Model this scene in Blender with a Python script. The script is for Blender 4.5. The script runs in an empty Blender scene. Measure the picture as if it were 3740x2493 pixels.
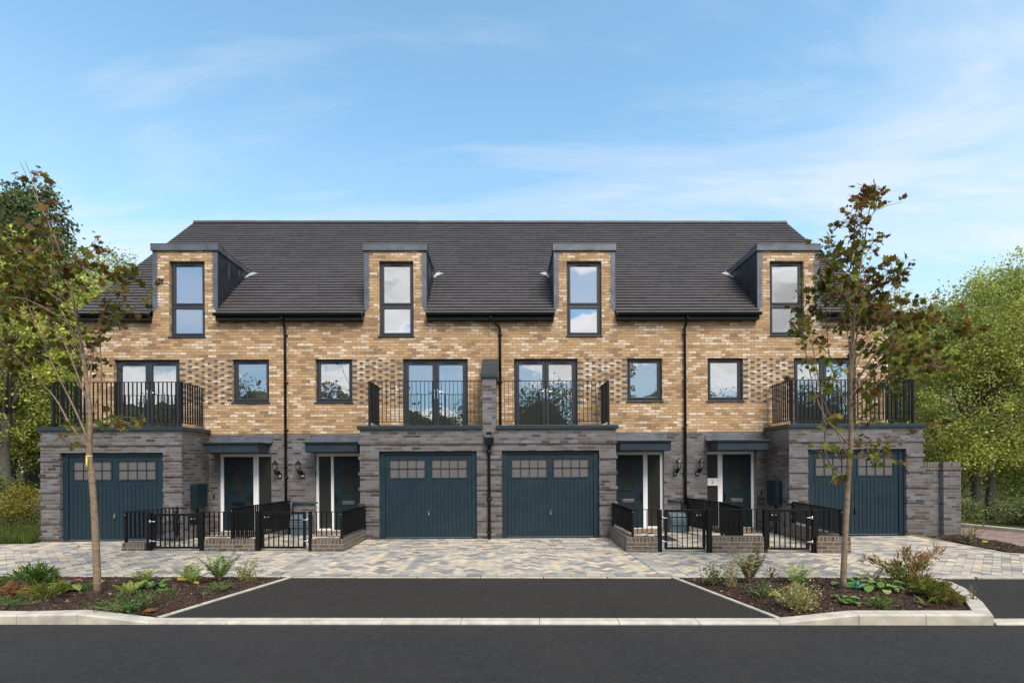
import bpy, bmesh, math, random
import numpy as np
from mathutils import Vector, Matrix

SC = bpy.context.scene
COL = SC.collection
RAD = math.radians

# ------------------------------------------------------------------ camera
cam_data = bpy.data.cameras.new("camera")
cam = bpy.data.objects.new("camera", cam_data)
COL.objects.link(cam)
cam_data.sensor_width = 36.0
cam_data.lens = 17.65
cam_data.shift_y = 0.1213
cam_data.clip_start = 0.05
cam_data.clip_end = 2000
cam.matrix_world = (Matrix.Translation((0, 0, 1.81)) @ Matrix.Rotation(-math.atan(0.013), 4, 'Z')
                    @ Matrix.Rotation(math.pi / 2, 4, 'X') @ Matrix.Rotation(-0.0055, 4, 'Z'))
SC.camera = cam

# ------------------------------------------------------------------ sky, sun, exposure
SUN_DIR = Vector((0.30, -0.72, 0.95)).normalized()
SUN_EL = math.asin(SUN_DIR.z)
SUN_ROT = math.atan2(SUN_DIR.x, SUN_DIR.y)
world = bpy.data.worlds.new("World")
SC.world = world
world.use_nodes = True
wn, wl = world.node_tree.nodes, world.node_tree.links
wn.clear()


def build_world():
    N = wn.new
    out = N('ShaderNodeOutputWorld')
    bg = N('ShaderNodeBackground')
    bg.inputs['Strength'].default_value = 0.15
    sky = N('ShaderNodeTexSky')
    sky.sky_type = 'NISHITA'
    sky.sun_disc = False
    sky.sun_elevation = SUN_EL
    sky.sun_rotation = SUN_ROT
    sky.air_density = 1.0
    sky.dust_density = 0.6
    sky.ozone_density = 2.0
    tc = N('ShaderNodeTexCoord')
    sep = N('ShaderNodeSeparateXYZ')
    wl.new(tc.outputs['Generated'], sep.inputs[0])

    def math_(op, a, b=None, clamp=False):
        m = N('ShaderNodeMath')
        m.operation = op
        m.use_clamp = clamp
        for i, v in enumerate((a, b)):
            if v is None:
                continue
            if isinstance(v, (int, float)):
                m.inputs[i].default_value = v
            else:
                wl.new(v, m.inputs[i])
        return m.outputs[0]

    def ramp(v, stops):
        r = N('ShaderNodeValToRGB')
        r.color_ramp.interpolation = 'EASE'
        el = r.color_ramp.elements
        el[0].position, el[0].color = stops[0][0], (stops[0][1],) * 3 + (1,)
        el[1].position, el[1].color = stops[-1][0], (stops[-1][1],) * 3 + (1,)
        for p, c in stops[1:-1]:
            e = el.new(p)
            e.color = (c,) * 3 + (1,)
        wl.new(v, r.inputs[0])
        return r.outputs[0]

    def noise(vec, scale, detail=6, rough=0.55, dist=0.0):
        n = N('ShaderNodeTexNoise')
        n.inputs['Scale'].default_value = scale
        n.inputs['Detail'].default_value = detail
        n.inputs['Roughness'].default_value = rough
        n.inputs['Distortion'].default_value = dist
        wl.new(vec, n.inputs['Vector'])
        return n.outputs[0]
    x, y, z = sep.outputs
    # high, thin cloud: the direction carried up to a flat layer
    den = math_('ADD', math_('MAXIMUM', z, 0.0), 0.16)
    cb = N('ShaderNodeCombineXYZ')
    wl.new(math_('DIVIDE', x, den), cb.inputs[0])
    wl.new(math_('DIVIDE', y, den), cb.inputs[1])
    mp = N('ShaderNodeMapping')
    mp.inputs['Rotation'].default_value = (0, 0, RAD(30))
    mp.inputs['Scale'].default_value = (0.5, 1.5, 1)
    mp.inputs['Location'].default_value = (3.1, 1.7, 0)
    wl.new(cb.outputs[0], mp.inputs[0])
    wisp = ramp(noise(mp.outputs[0], 1.3, 9, 0.60, 0.9), [(0.44, 0), (0.54, 0.42), (0.68, 1.0)])
    band = ramp(z, [(0.0, 1.0), (0.30, 1.0), (0.48, 0.6), (0.75, 0.15)])
    wispf = math_('MULTIPLY', math_('MULTIPLY', wisp, band), 0.85)
    # cumulus in the half of the sky behind the camera
    mp2 = N('ShaderNodeMapping')
    mp2.inputs['Scale'].default_value = (1, 1, 2.1)
    mp2.inputs['Location'].default_value = (0.35, 0.2, 0.1)
    wl.new(tc.outputs['Generated'], mp2.inputs[0])
    cum_n = noise(mp2.outputs[0], 4.2, 10, 0.58, 0.3)
    cum = ramp(cum_n, [(0.47, 0), (0.55, 1.0)])
    back = ramp(math_('MULTIPLY', y, -1.0), [(0.02, 0), (0.3, 1)])
    cumf = math_('MULTIPLY', cum, back)
    cshade = ramp(cum_n, [(0.50, 1.0), (0.60, 0.75), (0.72, 0.40)])

    def mix(f, a, b):
        m = N('ShaderNodeMix')
        m.data_type = 'RGBA'
        wl.new(f, m.inputs[0])
        for s, v in ((m.inputs[6], a), (m.inputs[7], b)):
            if isinstance(v, tuple):
                s.default_value = v
            else:
                wl.new(v, s)
        return m.outputs[2]
    hz = ramp(z, [(0.0, 0.8), (0.2, 0.5), (0.42, 0.12), (0.6, 0.0)])
    tint = N('ShaderNodeMix')
    tint.data_type = 'RGBA'
    tint.blend_type = 'MULTIPLY'
    tint.inputs[0].default_value = 1.0
    wl.new(sky.outputs[0], tint.inputs[6])
    tint.inputs[7].default_value = SKY_TINT
    front = math_('SUBTRACT', 1.0, math_('MULTIPLY', back, 0.85))
    hz = math_('MULTIPLY', hz, front)
    c = mix(math_('MULTIPLY', back, 0.75), tint.outputs[2], BACK_BLUE)
    c = mix(hz, c, SKY_HAZE)
    c = mix(wispf, c, CLOUD)
    cc = N('ShaderNodeMix')
    cc.data_type = 'RGBA'
    cc.blend_type = 'MULTIPLY'
    cc.inputs[0].default_value = 1.0
    cc.inputs[6].default_value = CUMULUS
    wl.new(cshade, cc.inputs[7])
    c = mix(cumf, c, cc.outputs[2])
    wl.new(c, bg.inputs['Color'])
    wl.new(bg.outputs[0], out.inputs[0])


SKY_TINT = (1.18, 1.40, 1.22, 1)
SKY_HAZE = (2.75, 2.95, 3.2, 1)
BACK_BLUE = (0.75, 1.75, 3.4, 1)
CLOUD = (3.7, 3.75, 3.9, 1)
CUMULUS = (6.4, 6.3, 6.2, 1)
build_world()

sun_data = bpy.data.lights.new("sun", 'SUN')
sun_data.energy = 2.6
sun_data.angle = RAD(28)
sun_data.color = (1.0, 0.91, 0.79)
sun = bpy.data.objects.new("sun", sun_data)
COL.objects.link(sun)
sun.rotation_euler = (-SUN_DIR).to_track_quat('-Z', 'Y').to_euler()

vs = SC.view_settings
vs.view_transform = 'Standard'
vs.look = 'None'
vs.exposure = 0.8
vs.gamma = 1.0

# ------------------------------------------------------------------ helpers


def tag(o, label=None, category=None, group=None, kind=None):
    if label:
        o['label'] = label
    if category:
        o['category'] = category
    if group:
        o['group'] = group
    if kind:
        o['kind'] = kind
    return o


def thing(name, loc, label, category, group=None):
    o = bpy.data.objects.new(name, None)
    o.empty_display_size = 0.2
    COL.objects.link(o)
    o.location = loc
    return tag(o, label, category, group)


def origin_of(o):
    v = Vector((0, 0, 0))
    while o is not None:
        v += o.location
        o = o.parent
    return v


class MB:
    """collects faces in world metres, then links them as one mesh object"""

    def __init__(self):
        self.v, self.f, self.smooth = [], [], []

    def quad(self, *pts, smooth=False):
        n = len(self.v)
        self.v += [tuple(p) for p in pts]
        self.f.append(tuple(range(n, n + len(pts))))
        self.smooth.append(smooth)

    def box(self, x0, x1, y0, y1, z0, z1):
        x0, x1 = min(x0, x1), max(x0, x1)
        y0, y1 = min(y0, y1), max(y0, y1)
        z0, z1 = min(z0, z1), max(z0, z1)
        n = len(self.v)
        self.v += [(x0, y0, z0), (x1, y0, z0), (x1, y1, z0), (x0, y1, z0),
                   (x0, y0, z1), (x1, y0, z1), (x1, y1, z1), (x0, y1, z1)]
        for q in ((0, 1, 5, 4), (1, 2, 6, 5), (2, 3, 7, 6), (3, 0, 4, 7), (4, 5, 6, 7), (3, 2, 1, 0)):
            self.f.append(tuple(n + i for i in q))
            self.smooth.append(False)
        return self

    def bar(self, a, b, w, h, up=(0, 0, 1)):
        """rectangular bar from a to b, w wide (sideways), h deep (along up)"""
        a, b = Vector(a), Vector(b)
        d = (b - a).normalized()
        u = Vector(up)
        s = d.cross(u)
        if s.length < 1e-6:
            u = Vector((0, 1, 0))
            s = d.cross(u)
        s.normalize()
        u = s.cross(d).normalized()
        s, u = s * (w / 2), u * (h / 2)
        n = len(self.v)
        for p in (a, b):
            for q in (-s - u, s - u, s + u, -s + u):
                self.v.append(tuple(p + q))
        for q in ((0, 1, 5, 4), (1, 2, 6, 5), (2, 3, 7, 6), (3, 0, 4, 7), (4, 5, 6, 7), (3, 2, 1, 0)):
            self.f.append(tuple(n + i for i in q))
            self.smooth.append(False)
        return self

    def tube(self, pts, rad, n=8, cap=True):
        pts = [Vector(p) for p in pts]
        if not isinstance(rad, (list, tuple)):
            rad = [rad] * len(pts)
        base = len(self.v)
        prev = None
        for i, p in enumerate(pts):
            d = (pts[min(i + 1, len(pts) - 1)] - pts[max(i - 1, 0)])
            d = d.normalized() if d.length > 1e-9 else Vector((0, 0, 1))
            if prev is None:
                a = d.orthogonal().normalized()
            else:
                a = (prev - d * prev.dot(d))
                a = a.normalized() if a.length > 1e-6 else d.orthogonal().normalized()
            prev = a
            b = d.cross(a)
            for k in range(n):
                t = 2 * math.pi * k / n
                self.v.append(tuple(p + (a * math.cos(t) + b * math.sin(t)) * rad[i]))
        for i in range(len(pts) - 1):
            for k in range(n):
                q = (base + i * n + k, base + i * n + (k + 1) % n, base + (i + 1) * n + (k + 1) % n, base + (i + 1) * n + k)
                self.f.append(q)
                self.smooth.append(True)
        if cap:
            self.f.append(tuple(base + k for k in reversed(range(n))))
            self.f.append(tuple(base + (len(pts) - 1) * n + k for k in range(n)))
            self.smooth += [False, False]
        return self

    def lathe(self, c, prof, n=12, smooth=True):
        base = len(self.v)
        cx, cy, cz = c
        for r, z in prof:
            for k in range(n):
                t = 2 * math.pi * k / n
                self.v.append((cx + r * math.cos(t), cy + r * math.sin(t), cz + z))
        for i in range(len(prof) - 1):
            for k in range(n):
                self.f.append((base + i * n + k, base + i * n + (k + 1) % n, base + (i + 1) * n + (k + 1) % n, base + (i + 1) * n + k))
                self.smooth.append(smooth)
        self.f.append(tuple(base + k for k in reversed(range(n))))
        self.f.append(tuple(base + (len(prof) - 1) * n + k for k in range(n)))
        self.smooth += [False, False]
        return self

    def prism(self, poly, axis, a, b):
        """poly: 2D points; axis 'x': (y,z), 'y': (x,z), 'z': (x,y)"""
        def p3(p, t):
            return {'x': (t, p[0], p[1]), 'y': (p[0], t, p[1]), 'z': (p[0], p[1], t)}[axis]
        n = len(self.v)
        k = len(poly)
        self.v += [p3(p, a) for p in poly] + [p3(p, b) for p in poly]
        self.f.append(tuple(range(n, n + k)))
        self.f.append(tuple(range(n + 2 * k - 1, n + k - 1, -1)))
        for i in range(k):
            j = (i + 1) % k
            self.f.append((n + i, n + k + i, n + k + j, n + j))
        self.smooth += [False] * (k + 2)
        return self

    def build(self, name, mat, parent=None, bevel=0.0, uvoff=(0, 0), fix=True):
        org = origin_of(parent)
        me = bpy.data.meshes.new(name)
        me.from_pydata([(p[0] - org.x, p[1] - org.y, p[2] - org.z) for p in self.v], [], self.f)
        if fix:
            bm = bmesh.new()
            bm.from_mesh(me)
            bmesh.ops.recalc_face_normals(bm, faces=bm.faces)
            bm.to_mesh(me)
            bm.free()
        uv = me.uv_layers.new(name="UVMap")
        buf = np.zeros(len(me.loops) * 2, dtype=np.float32)
        for p in me.polygons:
            nx, ny, nz = (abs(c) for c in p.normal)
            for li in p.loop_indices:
                x, y, z = me.vertices[me.loops[li].vertex_index].co
                x, y, z = x + org.x, y + org.y, z + org.z
                if nz > 0.75:
                    u, w = x, y
                elif nx > ny:
                    u, w = y, z
                else:
                    u, w = x, z
                buf[li * 2] = u + uvoff[0]
                buf[li * 2 + 1] = w + uvoff[1]
        uv.data.foreach_set('uv', buf)
        if any(self.smooth):
            me.polygons.foreach_set('use_smooth', self.smooth[:len(me.polygons)])
        me.materials.append(mat)
        o = bpy.data.objects.new(name, me)
        COL.objects.link(o)
        o.parent = parent
        if bevel:
            m = o.modifiers.new("bevel", 'BEVEL')
            m.width = bevel
            m.segments = 2
            m.limit_method = 'ANGLE'
            m.angle_limit = RAD(40)
        return o


def np_mesh(name, verts, k, mat, parent=None, cols=None, smooth=False):
    """verts: (n*k,3) array in world metres, every k verts one face; cols: (n,3) face colours"""
    org = origin_of(parent)
    verts = np.asarray(verts, dtype=np.float32).reshape(-1, 3) - np.array(org, dtype=np.float32)
    nv = len(verts)
    nf = nv // k
    me = bpy.data.meshes.new(name)
    me.vertices.add(nv)
    me.vertices.foreach_set('co', verts.ravel())
    me.loops.add(nv)
    me.loops.foreach_set('vertex_index', np.arange(nv, dtype=np.int32))
    me.polygons.add(nf)
    me.polygons.foreach_set('loop_start', np.arange(0, nv, k, dtype=np.int32))
    me.polygons.foreach_set('loop_total', np.full(nf, k, dtype=np.int32))
    if smooth:
        me.polygons.foreach_set('use_smooth', np.ones(nf, dtype=bool))
    if cols is not None:
        a = me.color_attributes.new("Col", 'FLOAT_COLOR', 'CORNER')
        c = np.ones((nf, k, 4), dtype=np.float32)
        c[:, :, :3] = np.asarray(cols, dtype=np.float32)[:, None, :]
        a.data.foreach_set('color', c.ravel())
    me.update(calc_edges=True)
    me.validate()
    me.materials.append(mat)
    o = bpy.data.objects.new(name, me)
    COL.objects.link(o)
    o.parent = parent
    return o


# ------------------------------------------------------------------ materials
def new_mat(name):
    m = bpy.data.materials.new(name)
    m.use_nodes = True
    nt = m.node_tree
    b = nt.nodes['Principled BSDF']
    return m, nt, b


def node(nt, typ, **kw):
    n = nt.nodes.new(typ)
    for k, v in kw.items():
        if k in n.inputs:
            n.inputs[k].default_value = v
        else:
            setattr(n, k, v)
    return n


def ramp_node(nt, src, stops, interp='LINEAR'):
    r = nt.nodes.new('ShaderNodeValToRGB')
    r.color_ramp.interpolation = interp
    el = r.color_ramp.elements

    def c4(c):
        return (c, c, c, 1) if isinstance(c, (int, float)) else (*c, 1)
    el[0].position, el[0].color = stops[0][0], c4(stops[0][1])
    el[1].position, el[1].color = stops[-1][0], c4(stops[-1][1])
    for p, c in stops[1:-1]:
        el.new(p).color = c4(c)
    nt.links.new(src, r.inputs[0])
    return r.outputs[0]


def mix_node(nt, f, a, b, blend='MIX'):
    m = nt.nodes.new('ShaderNodeMix')
    m.data_type = 'RGBA'
    m.blend_type = blend
    for s, v in ((m.inputs[0], f), (m.inputs[6], a), (m.inputs[7], b)):
        if isinstance(v, (int, float)):
            s.default_value = v
        elif isinstance(v, tuple):
            s.default_value = v if len(v) == 4 else (*v, 1)
        else:
            nt.links.new(v, s)
    return m.outputs[2]


def noise_node(nt, vec, scale, detail=4, rough=0.55):
    n = node(nt, 'ShaderNodeTexNoise', Scale=scale, Detail=detail, Roughness=rough)
    if vec is not None:
        nt.links.new(vec, n.inputs['Vector'])
    return n.outputs[0]


def pos(nt):
    return nt.nodes.new('ShaderNodeNewGeometry').outputs['Position']


def bump(nt, b, h, dist=0.004, strength=1.0):
    n = node(nt, 'ShaderNodeBump', Strength=strength, Distance=dist)
    nt.links.new(h, n.inputs['Height'])
    nt.links.new(n.outputs[0], b.inputs['Normal'])


def plain(name, col, rough=0.5, spec=0.5, metal=0.0, var=0.12, scale=6.0, bumpd=0.0, bscale=80):
    m, nt, b = new_mat(name)
    p = pos(nt)
    n = noise_node(nt, p, scale, 5)
    lo = tuple(c * (1 - var) for c in col)
    hi = tuple(min(1, c * (1 + var)) for c in col)
    c = ramp_node(nt, n, [(0.3, lo), (0.7, hi)])
    nt.links.new(c, b.inputs['Base Color'])
    r = ramp_node(nt, noise_node(nt, p, scale * 2.3, 4), [(0.3, max(0, rough - 0.08)), (0.7, min(1, rough + 0.08))])
    nt.links.new(r, b.inputs['Roughness'])
    b.inputs['Metallic'].default_value = metal
    b.inputs['Specular IOR Level'].default_value = spec
    if bumpd:
        bump(nt, b, noise_node(nt, p, bscale, 4), bumpd)
    return m


def brick_mat(name, stops, mortar, bw=0.225, bh=0.075, ms=0.0052, offset=0.5, rough=0.85, spec=0.3,
              mottle=0.35, patch=None, seed=0.0, bumpd=0.006, ior=1.5, wash=None, smudge=None):
    # one random tone per brick, mottled, with recessed mortar
    m, nt, b = new_mat(name)
    uv = nt.nodes.new('ShaderNodeUVMap')
    br = node(nt, 'ShaderNodeTexBrick', Scale=1.0, Bias=0.0)
    br.offset = offset
    br.inputs['Color1'].default_value = (0, 0, 0, 1)
    br.inputs['Color2'].default_value = (1, 1, 1, 1)
    br.inputs['Mortar'].default_value = (0.5, 0.5, 0.5, 1)
    br.inputs['Brick Width'].default_value = bw
    br.inputs['Row Height'].default_value = bh
    br.inputs['Mortar Size'].default_value = ms
    br.inputs['Mortar Smooth'].default_value = 0.25
    mp = node(nt, 'ShaderNodeMapping')
    mp.inputs['Location'].default_value = (seed * 0.225, 0, 0)
    nt.links.new(uv.outputs[0], mp.inputs[0])
    nt.links.new(mp.outputs[0], br.inputs['Vector'])
    t = br.outputs['Color']
    if patch:
        pn = noise_node(nt, uv.outputs[0], patch[0], 3, 0.6)
        pr = pn
        ma = node(nt, 'ShaderNodeMath', operation='MULTIPLY_ADD')
        nt.links.new(pr, ma.inputs[0])
        ma.inputs[1].default_value = patch[1]
        ma.inputs[2].default_value = -patch[1] * 0.5
        ad = node(nt, 'ShaderNodeMath', operation='ADD')
        ad.use_clamp = True
        nt.links.new(t, ad.inputs[0])
        nt.links.new(ma.outputs[0], ad.inputs[1])
        t = ad.outputs[0]
    c = ramp_node(nt, t, stops)
    if wash:
        # lime-washed and soot-marked faces: patches inside some of the bricks
        st = node(nt, 'ShaderNodeMapping')
        st.inputs['Scale'].default_value = (11, 26, 1)
        nt.links.new(uv.outputs[0], st.inputs[0])
        pn2 = noise_node(nt, st.outputs[0], 1.0, 6, 0.65)
        for lo, hi, col, a, b2 in ((wash[0], wash[1], wash[2], 0.40, 0.62), (smudge[1], smudge[0], smudge[2], 0.62, 0.42)):
            sel = ramp_node(nt, t, [(min(lo, hi), 0.0 if lo < hi else 1.0), (max(lo, hi), 1.0 if lo < hi else 0.0)])
            pat = ramp_node(nt, pn2, [(min(a, b2), 0.0 if a < b2 else 1.0), (max(a, b2), 1.0 if a < b2 else 0.0)])
            k = mix_node(nt, 1.0, sel, pat, 'MULTIPLY')
            c = mix_node(nt, k, c, col)
    # mottling inside each brick
    mo = noise_node(nt, uv.outputs[0], 26, 6, 0.68)
    mo2 = noise_node(nt, uv.outputs[0], 110, 3, 0.6)
    k = ramp_node(nt, mo, [(0.25, 1 - mottle), (0.5, 1.0), (0.78, 1 + mottle * 0.8)])
    c = mix_node(nt, 1.0, c, k, 'MULTIPLY')
    k2 = ramp_node(nt, mo2, [(0.3, 0.86), (0.7, 1.1)])
    c = mix_node(nt, 1.0, c, k2, 'MULTIPLY')
    big = ramp_node(nt, noise_node(nt, uv.outputs[0], 0.55, 3), [(0.3, 0.92), (0.7, 1.06)])
    c = mix_node(nt, 1.0, c, big, 'MULTIPLY')
    mk = ramp_node(nt, mo2, [(0.3, tuple(x * 0.8 for x in mortar)), (0.7, tuple(x * 1.12 for x in mortar))])
    c = mix_node(nt, br.outputs['Fac'], c, mk)
    nt.links.new(c, b.inputs['Base Color'])
    inv = node(nt, 'ShaderNodeMath', operation='SUBTRACT')
    inv.inputs[0].default_value = 1.0
    nt.links.new(br.outputs['Fac'], inv.inputs[1])
    ad = node(nt, 'ShaderNodeMath', operation='MULTIPLY_ADD')
    nt.links.new(mo, ad.inputs[0])
    ad.inputs[1].default_value = 0.35
    nt.links.new(inv.outputs[0], ad.inputs[2])
    bump(nt, b, ad.outputs[0], bumpd)
    rr = ramp_node(nt, br.outputs['Fac'], [(0.0, rough), (0.5, 1.0)])
    nt.links.new(rr, b.inputs['Roughness'])
    b.inputs['Specular IOR Level'].default_value = spec
    b.inputs['IOR'].default_value = ior
    return m


def leaf_mat(name, trans=0.42, rough=0.55, gain=1.0):
    """colour of each leaf comes from the mesh's own 'Col' attribute"""
    m, nt, b = new_mat(name)
    at = nt.nodes.new('ShaderNodeVertexColor')
    at.layer_name = 'Col'
    n = noise_node(nt, pos(nt), 30, 3)
    k = ramp_node(nt, n, [(0.3, 0.8 * gain), (0.7, 1.15 * gain)])
    c = mix_node(nt, 1.0, at.outputs[0], k, 'MULTIPLY')
    nt.links.new(c, b.inputs['Base Color'])
    b.inputs['Roughness'].default_value = rough
    b.inputs['Specular IOR Level'].default_value = 0.18
    tr = nt.nodes.new('ShaderNodeBsdfTranslucent')
    nt.links.new(c, tr.inputs[0])
    mx = nt.nodes.new('ShaderNodeMixShader')
    mx.inputs[0].default_value = trans
    nt.links.new(b.outputs[0], mx.inputs[1])
    nt.links.new(tr.outputs[0], mx.inputs[2])
    out = nt.nodes['Material Output']
    nt.links.new(mx.outputs[0], out.inputs[0])
    return m


def bark_mat(name, c0, c1, scale=(14, 14, 3)):
    m, nt, b = new_mat(name)
    mp = node(nt, 'ShaderNodeMapping')
    mp.inputs['Scale'].default_value = scale
    nt.links.new(pos(nt), mp.inputs[0])
    n = noise_node(nt, mp.outputs[0], 1.6, 7, 0.65)
    nt.links.new(ramp_node(nt, n, [(0.3, c0), (0.7, c1)]), b.inputs['Base Color'])
    bump(nt, b, n, 0.01)
    b.inputs['Roughness'].default_value = 0.9
    return m


def glass_mat(name, refl, body, tint=(0.92, 0.95, 0.97)):
    """coated double glazing: strong mirror of the outside over a dim room"""
    m, nt, b = new_mat(name)
    b.inputs['Base Color'].default_value = (*body, 1)
    b.inputs['Roughness'].default_value = 0.6
    gl = nt.nodes.new('ShaderNodeBsdfGlossy')
    gl.inputs['Roughness'].default_value = 0.01
    gl.inputs['Color'].default_value = (*tint, 1)
    n = noise_node(nt, pos(nt), 1.1, 2)
    bm_ = node(nt, 'ShaderNodeBump', Strength=0.25, Distance=0.02)
    nt.links.new(n, bm_.inputs['Height'])
    nt.links.new(bm_.outputs[0], gl.inputs['Normal'])
    mx = nt.nodes.new('ShaderNodeMixShader')
    mx.inputs[0].default_value = refl
    nt.links.new(b.outputs[0], mx.inputs[1])
    nt.links.new(gl.outputs[0], mx.inputs[2])
    nt.links.new(mx.outputs[0], nt.nodes['Material Output'].inputs[0])
    return m


def asphalt_mat(name, col, dusty):
    m, nt, b = new_mat(name)
    p = pos(nt)
    f = noise_node(nt, p, 130, 4, 0.75)
    g = noise_node(nt, p, 38, 3, 0.7)
    big = noise_node(nt, p, 0.6, 6, 0.62)
    c = ramp_node(nt, f, [(0.30, tuple(x * 0.35 for x in col)), (0.5, col), (0.72, tuple(x * 2.0 for x in col))])
    c = mix_node(nt, 1.0, c, ramp_node(nt, g, [(0.3, 0.55), (0.7, 1.45)]), 'MULTIPLY')
    c = mix_node(nt, 1.0, c, ramp_node(nt, noise_node(nt, p, 5.5, 5, 0.7), [(0.3, 0.82), (0.7, 1.16)]), 'MULTIPLY')
    c = mix_node(nt, ramp_node(nt, big, [(0.40, 0.0), (0.72, 0.65)]), c, dusty)
    sp = ramp_node(nt, noise_node(nt, p, 60, 1, 0.5), [(0.77, 0.0), (0.82, 0.6)])
    c = mix_node(nt, sp, c, (0.20, 0.18, 0.16))
    nt.links.new(c, b.inputs['Base Color'])
    ad = node(nt, 'ShaderNodeMath', operation='ADD')
    nt.links.new(f, ad.inputs[0])
    nt.links.new(g, ad.inputs[1])
    bump(nt, b, ad.outputs[0], 0.016)
    b.inputs['Roughness'].default_value = 0.85
    b.inputs['Specular IOR Level'].default_value = 0.25
    return m


def col_mat(name, rough=0.85, scale=220, amt=0.2, bumpd=0.002):
    m, nt, b = new_mat(name)
    at = nt.nodes.new('ShaderNodeVertexColor')
    at.layer_name = 'Col'
    p = pos(nt)
    k = ramp_node(nt, noise_node(nt, p, scale, 3, 0.7), [(0.3, 1 - amt), (0.7, 1 + amt)])
    c = mix_node(nt, 1.0, at.outputs[0], k, 'MULTIPLY')
    k = ramp_node(nt, noise_node(nt, p, 1.3, 4, 0.6), [(0.3, 0.88), (0.7, 1.08)])
    c = mix_node(nt, 1.0, c, k, 'MULTIPLY')
    nt.links.new(c, b.inputs['Base Color'])
    b.inputs['Roughness'].default_value = rough
    b.inputs['Specular IOR Level'].default_value = 0.3
    bump(nt, b, noise_node(nt, p, scale, 3), bumpd)
    return m


M = {}
M['tan_brick'] = brick_mat('tan_brick', [(0.0, (0.3000, 0.1978, 0.1215)), (0.12, (0.3700, 0.2412, 0.1440)), (0.35, (0.4300, 0.2847, 0.1620)),
                                         (0.6, (0.4750, 0.3185, 0.1800)), (0.8, (0.4700, 0.3329, 0.2115)), (1.0, (0.5300, 0.4053, 0.2835))], (0.3300, 0.1978, 0.0792),
                           patch=(1.1, 0.5), mottle=0.26, ms=0.0068, wash=(0.66, 0.92, (0.7600, 0.6755, 0.5760)), smudge=(0.0, 0.30, (0.2100, 0.1496, 0.1080)))
M['dark_brick'] = brick_mat('dark_brick', [(0.0, (0.026, 0.023, 0.026)), (0.10, (0.058, 0.049, 0.052)), (0.28, (0.090, 0.080, 0.087)),
                                           (0.55, (0.106, 0.107, 0.124)), (0.85, (0.130, 0.139, 0.164)), (0.97, (0.155, 0.168, 0.197)),
                                           (1.0, (0.090, 0.058, 0.060))],
                            (0.215, 0.16, 0.095), rough=0.36, spec=0.5, mottle=0.25, patch=(0.8, 0.45), bumpd=0.004, ior=1.85, ms=0.0066)
M['low_brick'] = brick_mat('low_brick', [(0.0, (0.05, 0.047, 0.05)), (0.3, (0.085, 0.085, 0.092)), (0.7, (0.11, 0.115, 0.128)), (1.0, (0.09, 0.068, 0.066))],
                           (0.42, 0.28, 0.12), rough=0.45, spec=0.5, mottle=0.2, ms=0.0062, bumpd=0.004)
M['cap_brick'] = brick_mat('cap_brick', [(0.0, (0.05, 0.047, 0.05)), (0.4, (0.09, 0.09, 0.097)), (0.8, (0.115, 0.12, 0.13)), (1.0, (0.085, 0.062, 0.06))],
                           (0.42, 0.28, 0.12), bw=0.075, bh=0.25, ms=0.006, offset=0.0, rough=0.45, spec=0.5, mottle=0.2, bumpd=0.004)
M['pattern_brick'] = plain('pattern_brick', (0.075, 0.08, 0.092), 0.4, var=0.45, scale=5.5, bumpd=0.002)
M['mortar'] = plain('mortar', (0.22, 0.17, 0.11), 0.95)
M['roof_tile'] = brick_mat('roof_tile', [(0.0, (0.065, 0.059, 0.060)), (0.5, (0.073, 0.0665, 0.0675)), (1.0, (0.081, 0.074, 0.075))],
                           (0.03, 0.028, 0.029), bw=0.135, bh=0.176, ms=0.0018, rough=0.75, spec=0.35, mottle=0.08, bumpd=0.002)
M['ridge_tile'] = plain('ridge_tile', (0.07, 0.068, 0.075), 0.65, bumpd=0.001)
M['lead'] = plain('lead', (0.0992, 0.1116, 0.1333), 0.5, 0.5, 0.25, var=0.28, scale=3.5, bumpd=0.003, bscale=9)
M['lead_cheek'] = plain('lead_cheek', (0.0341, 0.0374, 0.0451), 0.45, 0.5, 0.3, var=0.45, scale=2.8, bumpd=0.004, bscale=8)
M['lead_new'] = plain('lead_new', (0.42, 0.43, 0.44), 0.5, 0.5, 0.2, var=0.25)
M['anthracite'] = plain('anthracite', (0.0280, 0.0322, 0.0406), 0.38, 0.5, var=0.08)
M['teal'] = plain('teal', (0.0078, 0.0235, 0.0355), 0.45, 0.45, var=0.10, scale=2.0)
M['teal_door'] = plain('teal_door', (0.0035, 0.0145, 0.022), 0.48, 0.45, var=0.12, scale=3.0, bumpd=0.0008, bscale=60)
M['coping'] = plain('coping', (0.0165, 0.030, 0.040), 0.42, 0.5, var=0.10, scale=2.0)
M['white'] = plain('white_upvc', (0.74, 0.75, 0.77), 0.35, 0.5, var=0.03)
M['black_gloss'] = plain('black_pvc', (0.004, 0.0045, 0.0055), 0.35, 0.35, var=0.1)
M['black_steel'] = plain('black_steel', (0.004, 0.0042, 0.005), 0.5, 0.28, var=0.15)
M['railing_steel'] = plain('railing_steel', (0.008, 0.0095, 0.012), 0.5, 0.3, var=0.15)
M['chrome'] = plain('chrome', (0.75, 0.76, 0.78), 0.15, 0.5, 1.0, var=0.05)
M['zinc'] = plain('zinc', (0.55, 0.56, 0.57), 0.35, 0.5, 0.8, var=0.1)
M['steel_plate'] = plain('steel_plate', (0.16, 0.16, 0.165), 0.4, 0.5, 0.6, var=0.1)
M['frosted'] = plain('frosted_pane', (0.115, 0.107, 0.108), 0.5, 0.4, var=0.10, scale=25)
M['obscure'] = plain('obscure_glass', (0.025, 0.027, 0.024), 0.18, 0.6, var=0.3, scale=60, bumpd=0.0015, bscale=120)
M['glass'] = glass_mat('window_glass', 0.47, (0.016, 0.020, 0.018))
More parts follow.
